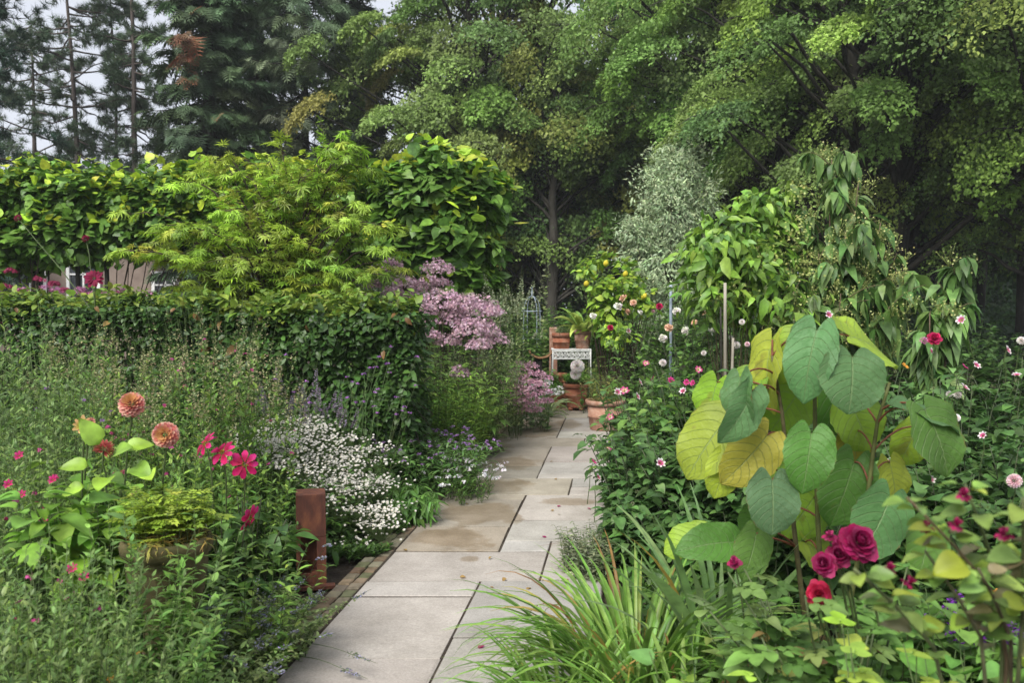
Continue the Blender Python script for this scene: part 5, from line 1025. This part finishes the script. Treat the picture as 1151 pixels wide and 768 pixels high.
def stand():
    c = G(642, 13.45); t = thing('plant_stand', 'white painted metal plant stand with a scrollwork apron', 'plant stand', c); zt = HT(392, 13.4); w, dp, ap = .62, .36, .155
    g = Geo(); box(g, c + UP * (zt - .012), (w, dp, .022), (.8, .8, .8), .004); g.obj('top', M_WMETAL, t, smooth=False)
    for fy in (-dp / 2 + .01, dp / 2 - .01):
        g = Geo(); y = c[1] + fy
        box(g, A(c[0], y, zt - .036), (w - .002, .012, .022), (.8, .8, .8)); box(g, A(c[0], y, zt - ap), (w - .002, .012, .022), (.8, .8, .8))
        for i in range(7):
            x = c[0] - w / 2 + .05 + i * (w - .1) / 6; a = np.linspace(0, 6.283, 17); R0 = .036
            tubes(g, np.stack([x + np.cos(a) * R0, 0 * a + y, zt - ap / 2 - .018 + np.sin(a) * R0 * 1.15], 1), .008, (.8, .8, .8), 5)
            a = np.linspace(0, 9, 18); rr = .026 * (1 - a / 11); tubes(g, np.stack([x + np.cos(a) * rr, 0 * a + y, zt - ap / 2 - .018 + np.sin(a) * rr], 1), .006, (.8, .8, .8), 5)
        g.obj('scroll_apron', M_WMETAL, t)
    for sx in (-1, 1):
        for sy in (-1, 1):
            g = Geo(); tt = np.linspace(0, 1, 8); P = c + A(sx * (w / 2 - .012), sy * (dp / 2 - .012), 0) + UP * (tt * (zt - .024))[:, None] + A(sx, sy, 0) * (.03 * (1 - tt) ** 3)[:, None]; P[:, 2] += .03 * (1 - tt); tubes(g, P, .011, (.8, .8, .8), 6); g.obj('leg', M_WMETAL, t)
    return zt
zt = stand()
c = pot('terracotta pot on the left end of the white stand', 631, 392, 13.4, .145, .25, M_TERRA, z=zt, taper=.85)
herb('blue_lobelia', 'small grey plant with a few blue flowers in the pot on the white stand', 'plant', c, .12, .12, 24, .2, LANCE, 10, .08, GREY, None, 1., .6)
c2 = pot('pale terracotta pot on the right end of the white stand', 655, 392, 13.45, .14, .3, M_TERRAW, z=zt, taper=.75)
strapclump('broad_leaved_plant', 'broad pale green leaves fanning out of the pot on the white stand', 'plant', c2, 22, .62, .05, [(.14, .21, .05), (.18, .24, .07), (.10, .18, .05)], None, .05, .8, arch=.9, dry=0, elevmin=.4)
herb('parlour_plant', 'upright green plant with a dark flower spike behind the white stand', 'plant', G(665, 13.9), .25, .15, 26, HT(335, 13.9), ovate(.16, .14), 16, .2, MID + BR, None, 1.1, .2)
# white flower head leaning over the parsley
t = thing('white_dahlia', 'large white double flower leaning over the parsley pot', 'flowers', G(655, 12.3)); q = W(649, 412, 12.3); flower_part(t, gm(fl_pom(.10, [(.7, .6, .56), (.74, .7, .68), (.75, .73, .72)], 130), 'white_bloom'), 'flower', q, (-.3, -.8, .4), None, G(657, 12.32), .005); q = W(651, 418, 12.28)
place(bpy.data.meshes['white_bloom'], 'flower', t, W(647, 421, 12.32), toward((-.4, -.8, -.2)), .8)
g = Geo(); P = bez(G(657, 12.32)[None], W(652, 430, 12.31)[None], 0, 6); m = 14; pos, tg = interp(P, np.zeros(m, int), .2 + .75 * rng.random(m)); inst(g, OVATE, pos, rnd(m) * A(1, 1, .3), UP, .1, pick(MID, m)); g.obj('foliage', M_LEAF, t)
# curved dark wooden basket handle
t = thing('wicker_basket', 'curved brown wicker basket left of the pot on the white stand', 'basket', G(606, 13.5)); g = Geo(); zb = HT(404, 13.5); cc = G(608, 13.5) + UP * zb
a = np.linspace(math.pi, 2 * math.pi, 15)
for i in range(7):
    off = (i - 3) * .03; tubes(g, np.stack([cc[0] + np.cos(a) * .19, 0 * a + cc[1] + off, cc[2] + .17 + np.sin(a) * .15], 1), .016, (.3, .2, .1), 5)
for b in np.linspace(math.pi + .1, 2 * math.pi - .1, 9): box(g, A(cc[0] + math.cos(b) * .19, cc[1], cc[2] + .17 + math.sin(b) * .15), (.016, .21, .016), (.3, .2, .1))
g.obj('body', M_WICKER, t); g = Geo(); box(g, G(606, 13.5) + UP * (zb + .015) / 2, (.1, .1, zb + .01), (.3, .3, .3), .01); box(g, G(606, 13.5) + UP * .03, (.3, .24, .06), (.3, .3, .3), .01); g.obj('stump', M_BARK, t, smooth=False)
t = Geo(); f = G(622, 14.0); box(t, UP * (HT(368, 14.0) / 2), (.13, .13, HT(368, 14.0)), (.3, .2, .1), .01); me = t.mesh('wooden_post', False); me.materials.append(M_TERRAW); o = bpy.data.objects.new('wooden_post', me); COL.objects.link(o); o.location = f; tag(o, 'short pinkish post standing behind the pot on the white stand', 'post')
# obelisk
def obelisk():
    c = G(598, 15.4); t = thing('garden_obelisk', 'blue grey metal plant obelisk with a domed top and finial left of the pots', 'trellis', c); zt = HT(333, 15.4); r = .17; zs = HT(350, 15.4)
    for i in range(4):
        a0 = .5 + i * 1.5708; d = A(math.cos(a0), math.sin(a0), 0); g = Geo(); P = [c + d * r * 1.15, c + d * r + UP * zs]
        a = np.linspace(0, 1.5708, 8)[1:]; P += [c + d * r * math.cos(x) + UP * (zs + (zt - zs) * math.sin(x)) for x in a]; tubes(g, np.array(P), .008, (.3, .3, .3), 6); g.obj('upright', M_GREYMETAL, t)
    for z in (.5, 1.0, zs):
        g = Geo(); a = np.linspace(0, 6.2832, 25); tubes(g, np.stack([c[0] + np.cos(a) * r * 1.05, c[1] + np.sin(a) * r * 1.05, 0 * a + z], 1), .009, (.3, .3, .3), 5); g.obj('hoop', M_GREYMETAL, t)
    g = Geo(); lathe(g, c + UP * zt, [(.001, -.01), (.02, 0), (.012, .03), (.03, .06), (.012, .09), (.008, .14), (.001, .2)], (.3, .3, .3), 10); g.obj('finial', M_GREYMETAL, t)
obelisk()
for lb, px, d, py, rx, n, sz, pal, Tm in (('leafy green bush covering the foot of the obelisk', 592, 14.9, 352, .45, 60, .13, MID, OVATE), ('leafy perennial between the obelisk and the far dark trunk', 625, 15.5, 330, .4, 46, .14, MID, OVATE), ('dark low shrub behind the white stand', 655, 15.6, 350, .6, 60, .14, DK + MID, OVATE), ('dark shrub behind the lemon tree', 720, 13.6, 330, .7, 70, .14, DK + MID, OVATE), ('dark shrub filling the bed behind the roses', 790, 12.5, 320, .8, 70, .14, DK + MID, OVATE), ('dark shrub behind the seven son tree', 900, 11.5, 300, 1.0, 90, .14, DK + MID, OVATE), ('dark shrub under the arching branch', 1050, 9.5, 345, .9, 80, .13, DK, OVATE), ('dark shrub at the far right under the maples', 1150, 9.0, 372, .8, 80, .12, DK, OVATE), ('dark shrub behind the pink domes', 545, 12.2, 330, .5, 60, .12, DK + MID, OVATE)):
    herb('background_shrub', lb, 'shrub', G(px, d), rx, .4, n, HT(py, d), Tm, 40, sz, pal, 'background shrubs', 1.15, .25, ang=1.1)
t, P = herb('hollyhock', 'tall hollyhock stem gone to seed right of the obelisk', 'flowers', G(614, 14.0), .06, .06, 2, HT(292, 14.0), BROAD, 26, .12, [(.12, .17, .08)], None, 1., .05); spikes(t, P, range(2), .5, 60, .05, [(.16, .2, .1), (.2, .22, .12)], 'seed_spike', .04)
strapclump('agapanthus', 'fan of pale green strap leaves beside the stacked pots', 'plant', G(603, 12.3), 34, .75, .03, [(.13, .21, .09), (.17, .25, .12), (.10, .17, .07)], None, .1, .6, dry=0)
strapclump('agapanthus', 'smaller silvery strap leaved clump below the fan of pale leaves', 'plant', G(612, 11.9), 26, .5, .025, [(.15, .2, .13), (.18, .24, .16)], None, .1, .6, dry=0)

herb('leafy_perennial', 'green leafy plant hiding the left legs of the white stand', 'plant', G(622, 13.15), .1, .08, 26, .68, OVATE, 16, .09, MID + [(.09, .17, .05)], None, 1.1, .3)
herb('leafy_perennial', 'pale straw green plant hiding the right legs of the white stand', 'plant', G(664, 12.95), .14, .1, 40, .85, LANCE, 20, .1, [(.13, .19, .06), (.16, .2, .08), (.10, .17, .05)], None, 1.2, .3)
# ------------------------------------------------------------------ right foreground
def bigleaf_mesh(seed, bend=.35, fold=.12, wave=.05):
    r = np.random.default_rng(seed); nu, nv = 6, 15; V = []; U = []
    for i in range(nv):
        y = i / (nv - 1)
        for j in range(-nu, nu + 1):
            u = j / nu; hw = .58 * math.sin(math.pi * min(1, y * .92 + .07) ** .80) ** .55 * (1 if y < .9 else .8)
            if i == nv - 1: hw = .02
            yy = y - .24 * math.sin(math.pi * min(1, abs(u) * .78)) * (1 - y) ** 2.6 + .10 * abs(u) ** 2 * y * (1 - y)
            tooth = 1 + (.02 * (-1) ** i if abs(j) == nu else 0)
            x = u * hw * tooth; z = fold * abs(x) * 1.2 - bend * yy ** 2 - .55 * bend * x * x + wave * math.sin(yy * 9 + seed) * abs(u) ** 2 + .012 * math.cos((yy - .33 * abs(u)) * 2 * math.pi / .13) * (1 - abs(u) * .4)
            V.append((x, yy, z)); U.append((u, y))
    t = []; w = 2 * nu + 1
    for i in range(nv - 1):
        for j in range(w - 1): a = i * w + j; t += [(a, a + 1, a + w + 1), (a, a + w + 1, a + w)]
    return np.array(V), np.array(t), np.array(U)
BL = [bigleaf_mesh(s, b, f) for s, b, f in ((1, .3, .12), (2, .45, .24), (3, .18, .08), (4, .55, .3))]
CB = [(.068, .145, .07), (.08, .165, .075), (.06, .13, .058)]; CL = [(.16, .26, .03), (.19, .28, .035), (.14, .24, .03)]; CY = [(.33, .30, .06), (.30, .29, .05)]; CYG = [(.26, .30, .04)]; CG = [(.06, .14, .03), (.075, .16, .035)]
def big_plant():
    foot = G(925, 3.5); t = thing('big_leaved_shrub', 'young shrub with very large heart shaped blue green and lime leaves on reddish stalks', 'shrub', foot)
    ST = [[(925, 700), (918, 560), (915, 415), (913, 385)], [(905, 700), (893, 600), (880, 470), (868, 400)], [(950, 705), (970, 600), (985, 480), (1000, 430)]]; P = []
    for k, s in enumerate(ST):
        q = np.array([foot + rng.normal(0, .03, 3) * A(1, 1, 0)] + [W(x, y, 3.4 - .05 * k) for x, y in s]); g = Geo(); tt = np.linspace(0, len(q) - 1, 14); Q = np.stack([np.interp(tt, np.arange(len(q)), q[:, a]) for a in range(3)], 1); tubes(g, Q, np.linspace(.014, .006, 14)[None], (.09, .10, .03) if k != 1 else (.08, .07, .03), 8); g.obj('stem', M_STEM, t); P.append(Q)
    P = np.concatenate(P)
    # base px, base py, tip px, tip py, distance at base, distance at tip, normal, palette, shape
    LV = [(918, 372, 896, 452, 3.2, 3.1, (-.35, -.75, .55), CB, 1, .80), (958, 402, 962, 470, 3.15, 3.05, (.05, -.85, .5), CB, 0, 1.25), (912, 488, 906, 552, 3.1, 3.0, (-.1, -.8, .6), CG, 1, .95), (868, 540, 872, 606, 3.1, 3.02, (.05, -.95, .2), CB, 2, 1.0), (1040, 462, 1085, 535, 3.15, 3.05, (.3, -.85, .45), CG, 0, 1.0), (1018, 462, 1095, 470, 3.2, 3.2, (.1, -.3, .9), CB, 1, .7),
          (955, 378, 1008, 392, 3.35, 3.5, (.05, -.6, .75), CL, 2, 1.1), (900, 378, 862, 420, 3.4, 3.35, (-.4, -.5, .7), CL, 1, 1.0), (868, 385, 842, 460, 3.4, 3.35, (-.9, -.35, .3), CYG, 1, .6), (850, 425, 800, 470, 3.45, 3.4, (-.6, -.5, .6), CL, 1, .9), (832, 425, 822, 478, 3.2, 3.1, (-.75, -.55, .35), CB, 3, .8), (845, 440, 826, 500, 3.15, 3.05, (.5, -.75, .4), CB, 1, .8), (818, 470, 762, 535, 3.4, 3.35, (-.4, -.75, .5), CL, 0, .95), (806, 430, 790, 478, 3.5, 3.5, (-.6, -.6, .4), CL, 2, 1.1),
          (862, 490, 822, 545, 3.3, 3.2, (.25, -.85, .35), CY, 1, .95), (820, 512, 806, 552, 3.35, 3.3, (-.2, -.9, .2), CYG, 1, .9), (898, 440, 868, 488, 3.55, 3.5, (.1, -.9, .2), CL, 2, 1.1), (955, 450, 985, 512, 3.55, 3.5, (.1, -.95, .2), CL, 2, 1.0), (935, 420, 955, 500, 3.6, 3.6, (.0, -.95, .2), CG, 2, .9), (960, 520, 938, 600, 3.35, 3.3, (-.1, -.95, .1), CG, 0, .85), (1000, 520, 1012, 565, 3.45, 3.4, (.2, -.9, .2), CYG, 2, .95), (960, 485, 965, 530, 3.6, 3.6, (0, -1, .1), CY, 2, 1.0), (915, 560, 880, 610, 3.5, 3.5, (0, -.9, .3), CL, 2, 1.0), (1000, 560, 975, 635, 3.2, 3.1, (.2, -.9, .3), CB, 0, .95),
          (850, 600, 842, 655, 3.2, 3.1, (.2, -.85, .3), CG, 0, .9), (825, 610, 770, 608, 3.25, 3.15, (-.4, -.7, .5), CG, 1, .8), (790, 600, 752, 615, 3.3, 3.3, (-.4, -.6, .5), CL, 2, .9), (1045, 590, 1040, 650, 3.3, 3.2, (.2, -.9, .3), CG, 2, 1.0), (905, 610, 955, 640, 3.5, 3.5, (.1, -.8, .5), CL, 1, .9), (1030, 480, 1012, 530, 3.5, 3.5, (-.2, -.9, .2), CL, 1, .9), (870, 575, 830, 600, 3.6, 3.6, (0, -.9, .3), CG, 2, 1.), (895, 520, 850, 525, 3.55, 3.5, (-.1, -.8, .5), CL, 1, .9), (950, 560, 1000, 600, 3.6, 3.6, (.1, -.85, .4), CG, 1, .9)]
    for i, (bx, by, tx, ty, d0, d1, nm, pal, sh, wd) in enumerate(LV):
        b = W(bx, by, d0); e = W(tx, ty, d1); V, Tr, U = BL[sh]; y = nrm(e - b); z = nrm(A(*nm) - (A(*nm) @ y) * y); x = np.cross(y, z); L = np.linalg.norm(e - b) * (.92 if i > 1 else .86)
        L = max(L, .17); w = L * (.9 if wd >= 1 else .84) * min(max(wd, .8), 1.2); Q = V[:, :1] * w * x + V[:, 1:2] * L * y + V[:, 2:] * L * z
        c = pick(pal, 1, .08)[0]; cc = np.tile(c, (len(V), 1)); g = Geo(); g.add(Q, Tr, cc, U); o = g.obj('leaf', M_BIG, t, loc=b, uv=True); o['label'] = {id(CB): 'blue green heart shaped leaf', id(CL): 'lime green heart shaped leaf', id(CY): 'yellowing leaf', id(CYG): 'yellow green leaf', id(CG): 'fresh green heart shaped leaf'}[id(pal)]
        dd = np.linalg.norm(P - b - UP * -.06, axis=1) + np.where(P[:, 2] > b[2] + .05, .3, 0); k = dd.argmin(); s = Geo(); tubes(s, bez(P[k][None], b[None], .03, 7), np.linspace(.0045, .003, 7)[None], (.16, .055, .03), 6); s.obj('leaf_stalk', M_STEM, t)
big_plant()
DL = [(.075, .16, .035), (.09, .18, .045), (.06, .13, .03), (.12, .2, .06)]
strapclump('daylily', 'large clump of arching grassy green leaves spilling over the slabs', 'plant', G(718, 3.25), 330, .82, .0085, DL, 'daylily clumps', .2, .8, 11, dry=.05, elevmin=.75)
strapclump('daylily', 'smaller grassy clump left of the big arching one at the bottom edge', 'plant', G(640, 2.95), 150, .58, .0075, DL, 'daylily clumps', .14, .7, 10, dry=.05, elevmin=.6)
strapclump('daylily', 'grassy clump at the bottom edge between the arching leaves and the roses', 'plant', G(775, 2.75), 130, .7, .008, DL, 'daylily clumps', .15, .6, 10, dry=.06, elevmin=.7)
strapclump('iris', 'stiff blue green sword leaves standing left of the big leaved shrub', 'plant', G(808, 3.4), 26, .95, .017, [(.09, .15, .09), (.11, .17, .10), (.075, .14, .06)], None, .13, .5, 9, fold=.1, dry=.02, elevmin=.95, arch=.45, biasdir=(-.5, 0, 0))
strapclump('grass_tuft', 'fine bright grass tuft under the red rose bud', 'plant', G(852, 3.0), 60, .5, .004, DL, None, .1, .6, 8, dry=.1)
# crimson rose bush
def rose_leafset(g, P, n, per, size, pal, t0=.2):
    m = n * per; idx = np.repeat(np.arange(n), per); pos, tg = interp(P, idx, t0 + (1 - t0) * rng.random(m)); a = rng.random(m) * 6.28; rad = np.stack([np.cos(a), np.sin(a), .15 + 0 * a], 1); inst(g, HIP5, pos, nrm(rad + tg * .4 - UP * .2), nrm(UP + rnd(m) * .4), size * np.exp(rng.normal(0, .2, m)), pick(pal, m, .2), 1.15, .35)
CR = [(.17, .003, .04), (.24, .006, .065), (.33, .04, .13)]; bigrose = gm(fl_rose(.05, CR, 8), 'crimson_bloom'); smallrose = gm(fl_rose(.032, [(.42, .01, .045), (.5, .03, .09)], 7), 'red_bloom'); rbud = gm(fl_rose(.02, CR, 3), 'rose_bud')
def rosebush():
    foot = G(955, 2.6); t = thing('rose_bush', 'rose bush with deep crimson double blooms in front of the big leaved shrub', 'flowers', foot); P = curves(13, foot, .12, .1, HT(640, 2.5), .45, 7); s = Geo(); tubes(s, P, np.linspace(.006, .003, 7)[None], (.09, .12, .05), 5); s.obj('stems', M_STEM, t)
    g = Geo(); rose_leafset(g, P, 13, 16, .10, [(.06, .125, .04), (.075, .15, .045), (.05, .11, .038), (.085, .14, .055)], .25); g.obj('foliage', M_LEAF, t)
    for px, py, d, f, me, sc, lb in ((966, 609, 2.3, (.1, -.8, .5), bigrose, .95, 'largest crimson bloom'), (926, 634, 2.32, (-.5, -.7, .4), bigrose, .62, 'darker crimson bloom'), (942, 624, 2.35, (-.2, -.8, .5), bigrose, .6, 'half open crimson bloom'), (920, 668, 2.4, (-.3, -.85, .3), smallrose, 1.0, 'bright red bloom'), (919, 676, 2.42, (.1, -.9, -.1), smallrose, .8, 'bright red bloom below'), (932, 602, 2.35, (-.2, -.3, .9), rbud, .9, 'mauve pink bud'), (943, 612, 2.4, (0, -.5, .8), rbud, 1., 'crimson bud')):
        o = flower_part(t, None, 'flower', W(px, py, d), f, lb, W(px + 22, py + 95, d + .1), .003, mesh=me); o.scale = (sc,) * 3
    foot = G(838, 3.0); t = thing('rose_bush', 'slender rose with a single red bud near the sword leaves', 'flowers', foot); P = curves(5, foot, .06, .06, HT(650, 2.9), .25, 7); s = Geo(); tubes(s, P, np.linspace(.005, .0025, 7)[None], (.09, .13, .05), 5); s.obj('stems', M_STEM, t); g = Geo(); rose_leafset(g, P, 5, 14, .10, [(.085, .14, .085), (.10, .16, .09)], .2); g.obj('foliage', M_LEAF, t)
    flower_part(t, None, 'flower', W(825, 632, 2.85), (-.4, -.6, .6), None, W(838, 705, 2.9), .0028, mesh=rbud).scale = (1.1,) * 3
rosebush()
def frontrose():
    foot = G(1120, 1.9); t = thing('rose_bush', 'rose branches close to the camera with mottled fading leaves at the lower right', 'plant', foot); tips = [((1020, 560, 1.45), (1135, 690, 1.6)), ((1085, 545, 1.5), (1130, 680, 1.6)), ((960, 640, 1.5), (1060, 740, 1.6)), ((1150, 560, 1.4), (1150, 700, 1.55)), ((1100, 640, 1.4), (1140, 730, 1.6)), ((1180, 600, 1.45), (1170, 720, 1.6)), ((1040, 620, 1.55), (1110, 730, 1.6))]; P = []
    for (a, b) in tips: q = np.array([foot, foot * .35 + W(*b) * .65 - UP * .12, W(*b), W(*a) * .5 + W(*b) * .5 + UP * .01, W(*a)]); tt = np.linspace(0, 4, 10); P.append(np.stack([np.interp(tt, np.arange(5), q[:, k]) for k in range(3)], 1))
    P = np.array(P); s = Geo(); tubes(s, P, np.linspace(.0055, .0025, 10)[None], pick([(.10, .13, .05), (.13, .10, .06)], len(P), .1), 6); s.obj('stems', M_STEM, t)
    pal = [(.10, .17, .055), (.13, .21, .06), (.085, .15, .05), (.11, .10, .075), (.10, .17, .06), (.17, .24, .05)]; g = Geo(); n = len(P); m = n * 24; idx = np.repeat(np.arange(n), 24); pos, tg = interp(P, idx, .52 + .48 * rng.random(m)); a = rng.random(m) * 6.28; rad = np.stack([np.cos(a), np.sin(a), .1 + 0 * a], 1); inst(g, HIOV, pos + rad * .012, nrm(rad + rnd(m) * .3), nrm(UP + rnd(m) * .5 - A(0, .3, 0)), .041 * np.exp(rng.normal(0, .25, m)), pick(pal, m, .15), 1.3, .3)
    g.obj('foliage', M_LEAF, t); k = 0
    for px, py, d in ((1083, 556, 1.48), (1040, 592, 1.5), (1075, 590, 1.45), (1022, 655, 1.55), (1000, 640, 1.55), (1128, 600, 1.42), (1062, 640, 1.5)): o = flower_part(t, None, 'flower_bud', W(px, py, d), (rng.normal(0, .3), -.3, .9), None, None, mesh=rbud); o.scale = (.6, .6, .9)
    g = Geo()
    inst(g, HIBR, W(1085, 632, 1.42), A(-.9, -.2, -.2), A(.1, -.6, .75), .062, A(.15, .19, .022), 1.1, .2); g.obj('leaf', M_LEAF, t)['label'] = 'bright yellow green leaf'
frontrose()
# low lime foliage along the bottom right
RG = [(.17, .27, .045), (.2, .3, .06), (.15, .24, .05)]
def broadfill(label, px, py, d, rx, n, size, pal, name='broad_leaved_plant', Tm=HIBR, per=4, lean=.4, grp='low broad leaved plants in the right foreground', width=1.1, up=1.2):
    foot = G(px, d); t, P = herb(name, label, 'plant', foot, rx, rx * .7, n, HT(py, d), Tm, per, size, pal, grp, width, lean, t0=.45, t1=1., ang=up, taper=.15, bend=.4, stemr=.004, hj=.45)
broadfill('lime yellow divided leaves at the bottom right under the foreground rose', 1030, 665, 2.0, .17, 30, .085, RG, Tm=HITR, per=6)
broadfill('large fresh green leaves in the bottom right corner', 1120, 735, 2.1, .16, 16, .115, [(.06, .15, .03), (.08, .18, .04)])
broadfill('mixed green leaves along the bottom edge under the crimson roses', 900, 715, 2.5, .24, 34, .085, [(.08, .16, .05), (.10, .18, .07), (.06, .13, .04)])
broadfill('pale round leaf and stalks at the bottom edge right of the grassy clump', 800, 715, 2.5, .14, 14, .085, [(.09, .17, .07), (.14, .26, .05)])
broadfill('dark green low leaves behind the crimson roses', 985, 665, 2.9, .28, 40, .09, [(.05, .12, .035), (.07, .14, .045)])
broadfill('reddish mottled young leaves between the red bud and the crimson roses', 885, 655, 2.75, .12, 10, .08, [(.13, .08, .05), (.12, .15, .05), (.09, .14, .06)], Tm=HIOV, per=7)
broadfill('leafy plant below the yellow and violet flowers at the right edge', 1150, 665, 2.8, .22, 34, .085, [(.06, .13, .04), (.08, .16, .05)])
# fallen petals on the slabs
pm = Geo(); inst(pm, PETAL, A(0, -.02, 0)[None], A(0, 1, 0), UP, .035, A(.28, .01, .10), 1.3, .2); pm = gm(pm, 'fallen_petal')
for i, (px, py) in enumerate(((645, 636), (650, 642), (637, 663), (637, 665), (629, 576), (663, 579), (650, 646), (540, 742), (548, 560), (612, 612))):
    o = bpy.data.objects.new('fallen_petal', pm); COL.objects.link(o); o.location = G(px, EYE * F / (py - 344)) + UP * .036; o.rotation_euler = (0, 0, rng.random() * 6); tag(o, 'crimson petal fallen on the pale paving slabs', 'petal', 'fallen petals on the paving')
lm = Geo(); inst(lm, HIOV, A(0, -.03, 0)[None], A(0, 1, 0), UP, .05, A(.16, .11, .05), 1.1, .15); lm = gm(lm, 'fallen_leaf', M_LEAF)
for i in range(16):
    s_ = 3.7 + 7 * rng.random() ** 1.3; o = bpy.data.objects.new('fallen_leaf', lm); COL.objects.link(o); o.location = pp(.05 + 1.1 * rng.random(), s_, .037); o.rotation_euler = (rng.normal(0, .15), rng.normal(0, .15), rng.random() * 6); o.scale = (.45 + .4 * rng.random(),) * 3; tag(o, 'small brown leaf lying on the pale paving slabs', 'leaf', 'fallen leaves on the paving')
# low ground cover hiding the soil
def cover(name, label, poly, n, size, pal, hmax):
    g = Geo(); p = []
    while len(p) < n:
        d = 2 + 13 * rng.random(); x = poly[0](d) + (poly[1](d) - poly[0](d)) * rng.random(); p.append((x, d, hmax * rng.random() ** 1.5 + .01))
    p = np.array(p); leafy(g, p, np.tile(UP, (n, 1)), OVATE, size, pal, 1.1, 0, .2, .7, .2); tag(g.obj(name, M_LEAF), label, 'ground cover', kind='stuff')
cover('ground_cover', 'low green leaves covering the soil of the left bed', (lambda d: -1.9 - .55 * d, lambda d: left_edge(d) - .3), 26000, .07, DK + MID, .22)
cover('ground_cover', 'low green leaves covering the soil of the right bed', (lambda d: left_edge(d) + 1.45, lambda d: 1.2 + .62 * d), 24000, .07, DK + MID, .22)
# ------------------------------------------------------------------ damp air
def haze():
    g = Geo(); box(g, (0, 28, 11.4), (110, 76, 25.2), (1, 1, 1)); g.v = [v for v in g.v]
    m, n, out = newmat('haze'); v = N(n, 'ShaderNodeVolumePrincipled', Density=HAZE); v.inputs['Color'].default_value = (.90, .95, .98, 1); n.links.new(v.outputs[0], out.inputs['Volume'])
    tag(g.obj('haze', m, smooth=False), 'thin damp air that softens the far trees', 'haze', kind='stuff')
HAZE = .0008
haze()
for o in COL.objects:
    if '_o' in o: del o['_o']
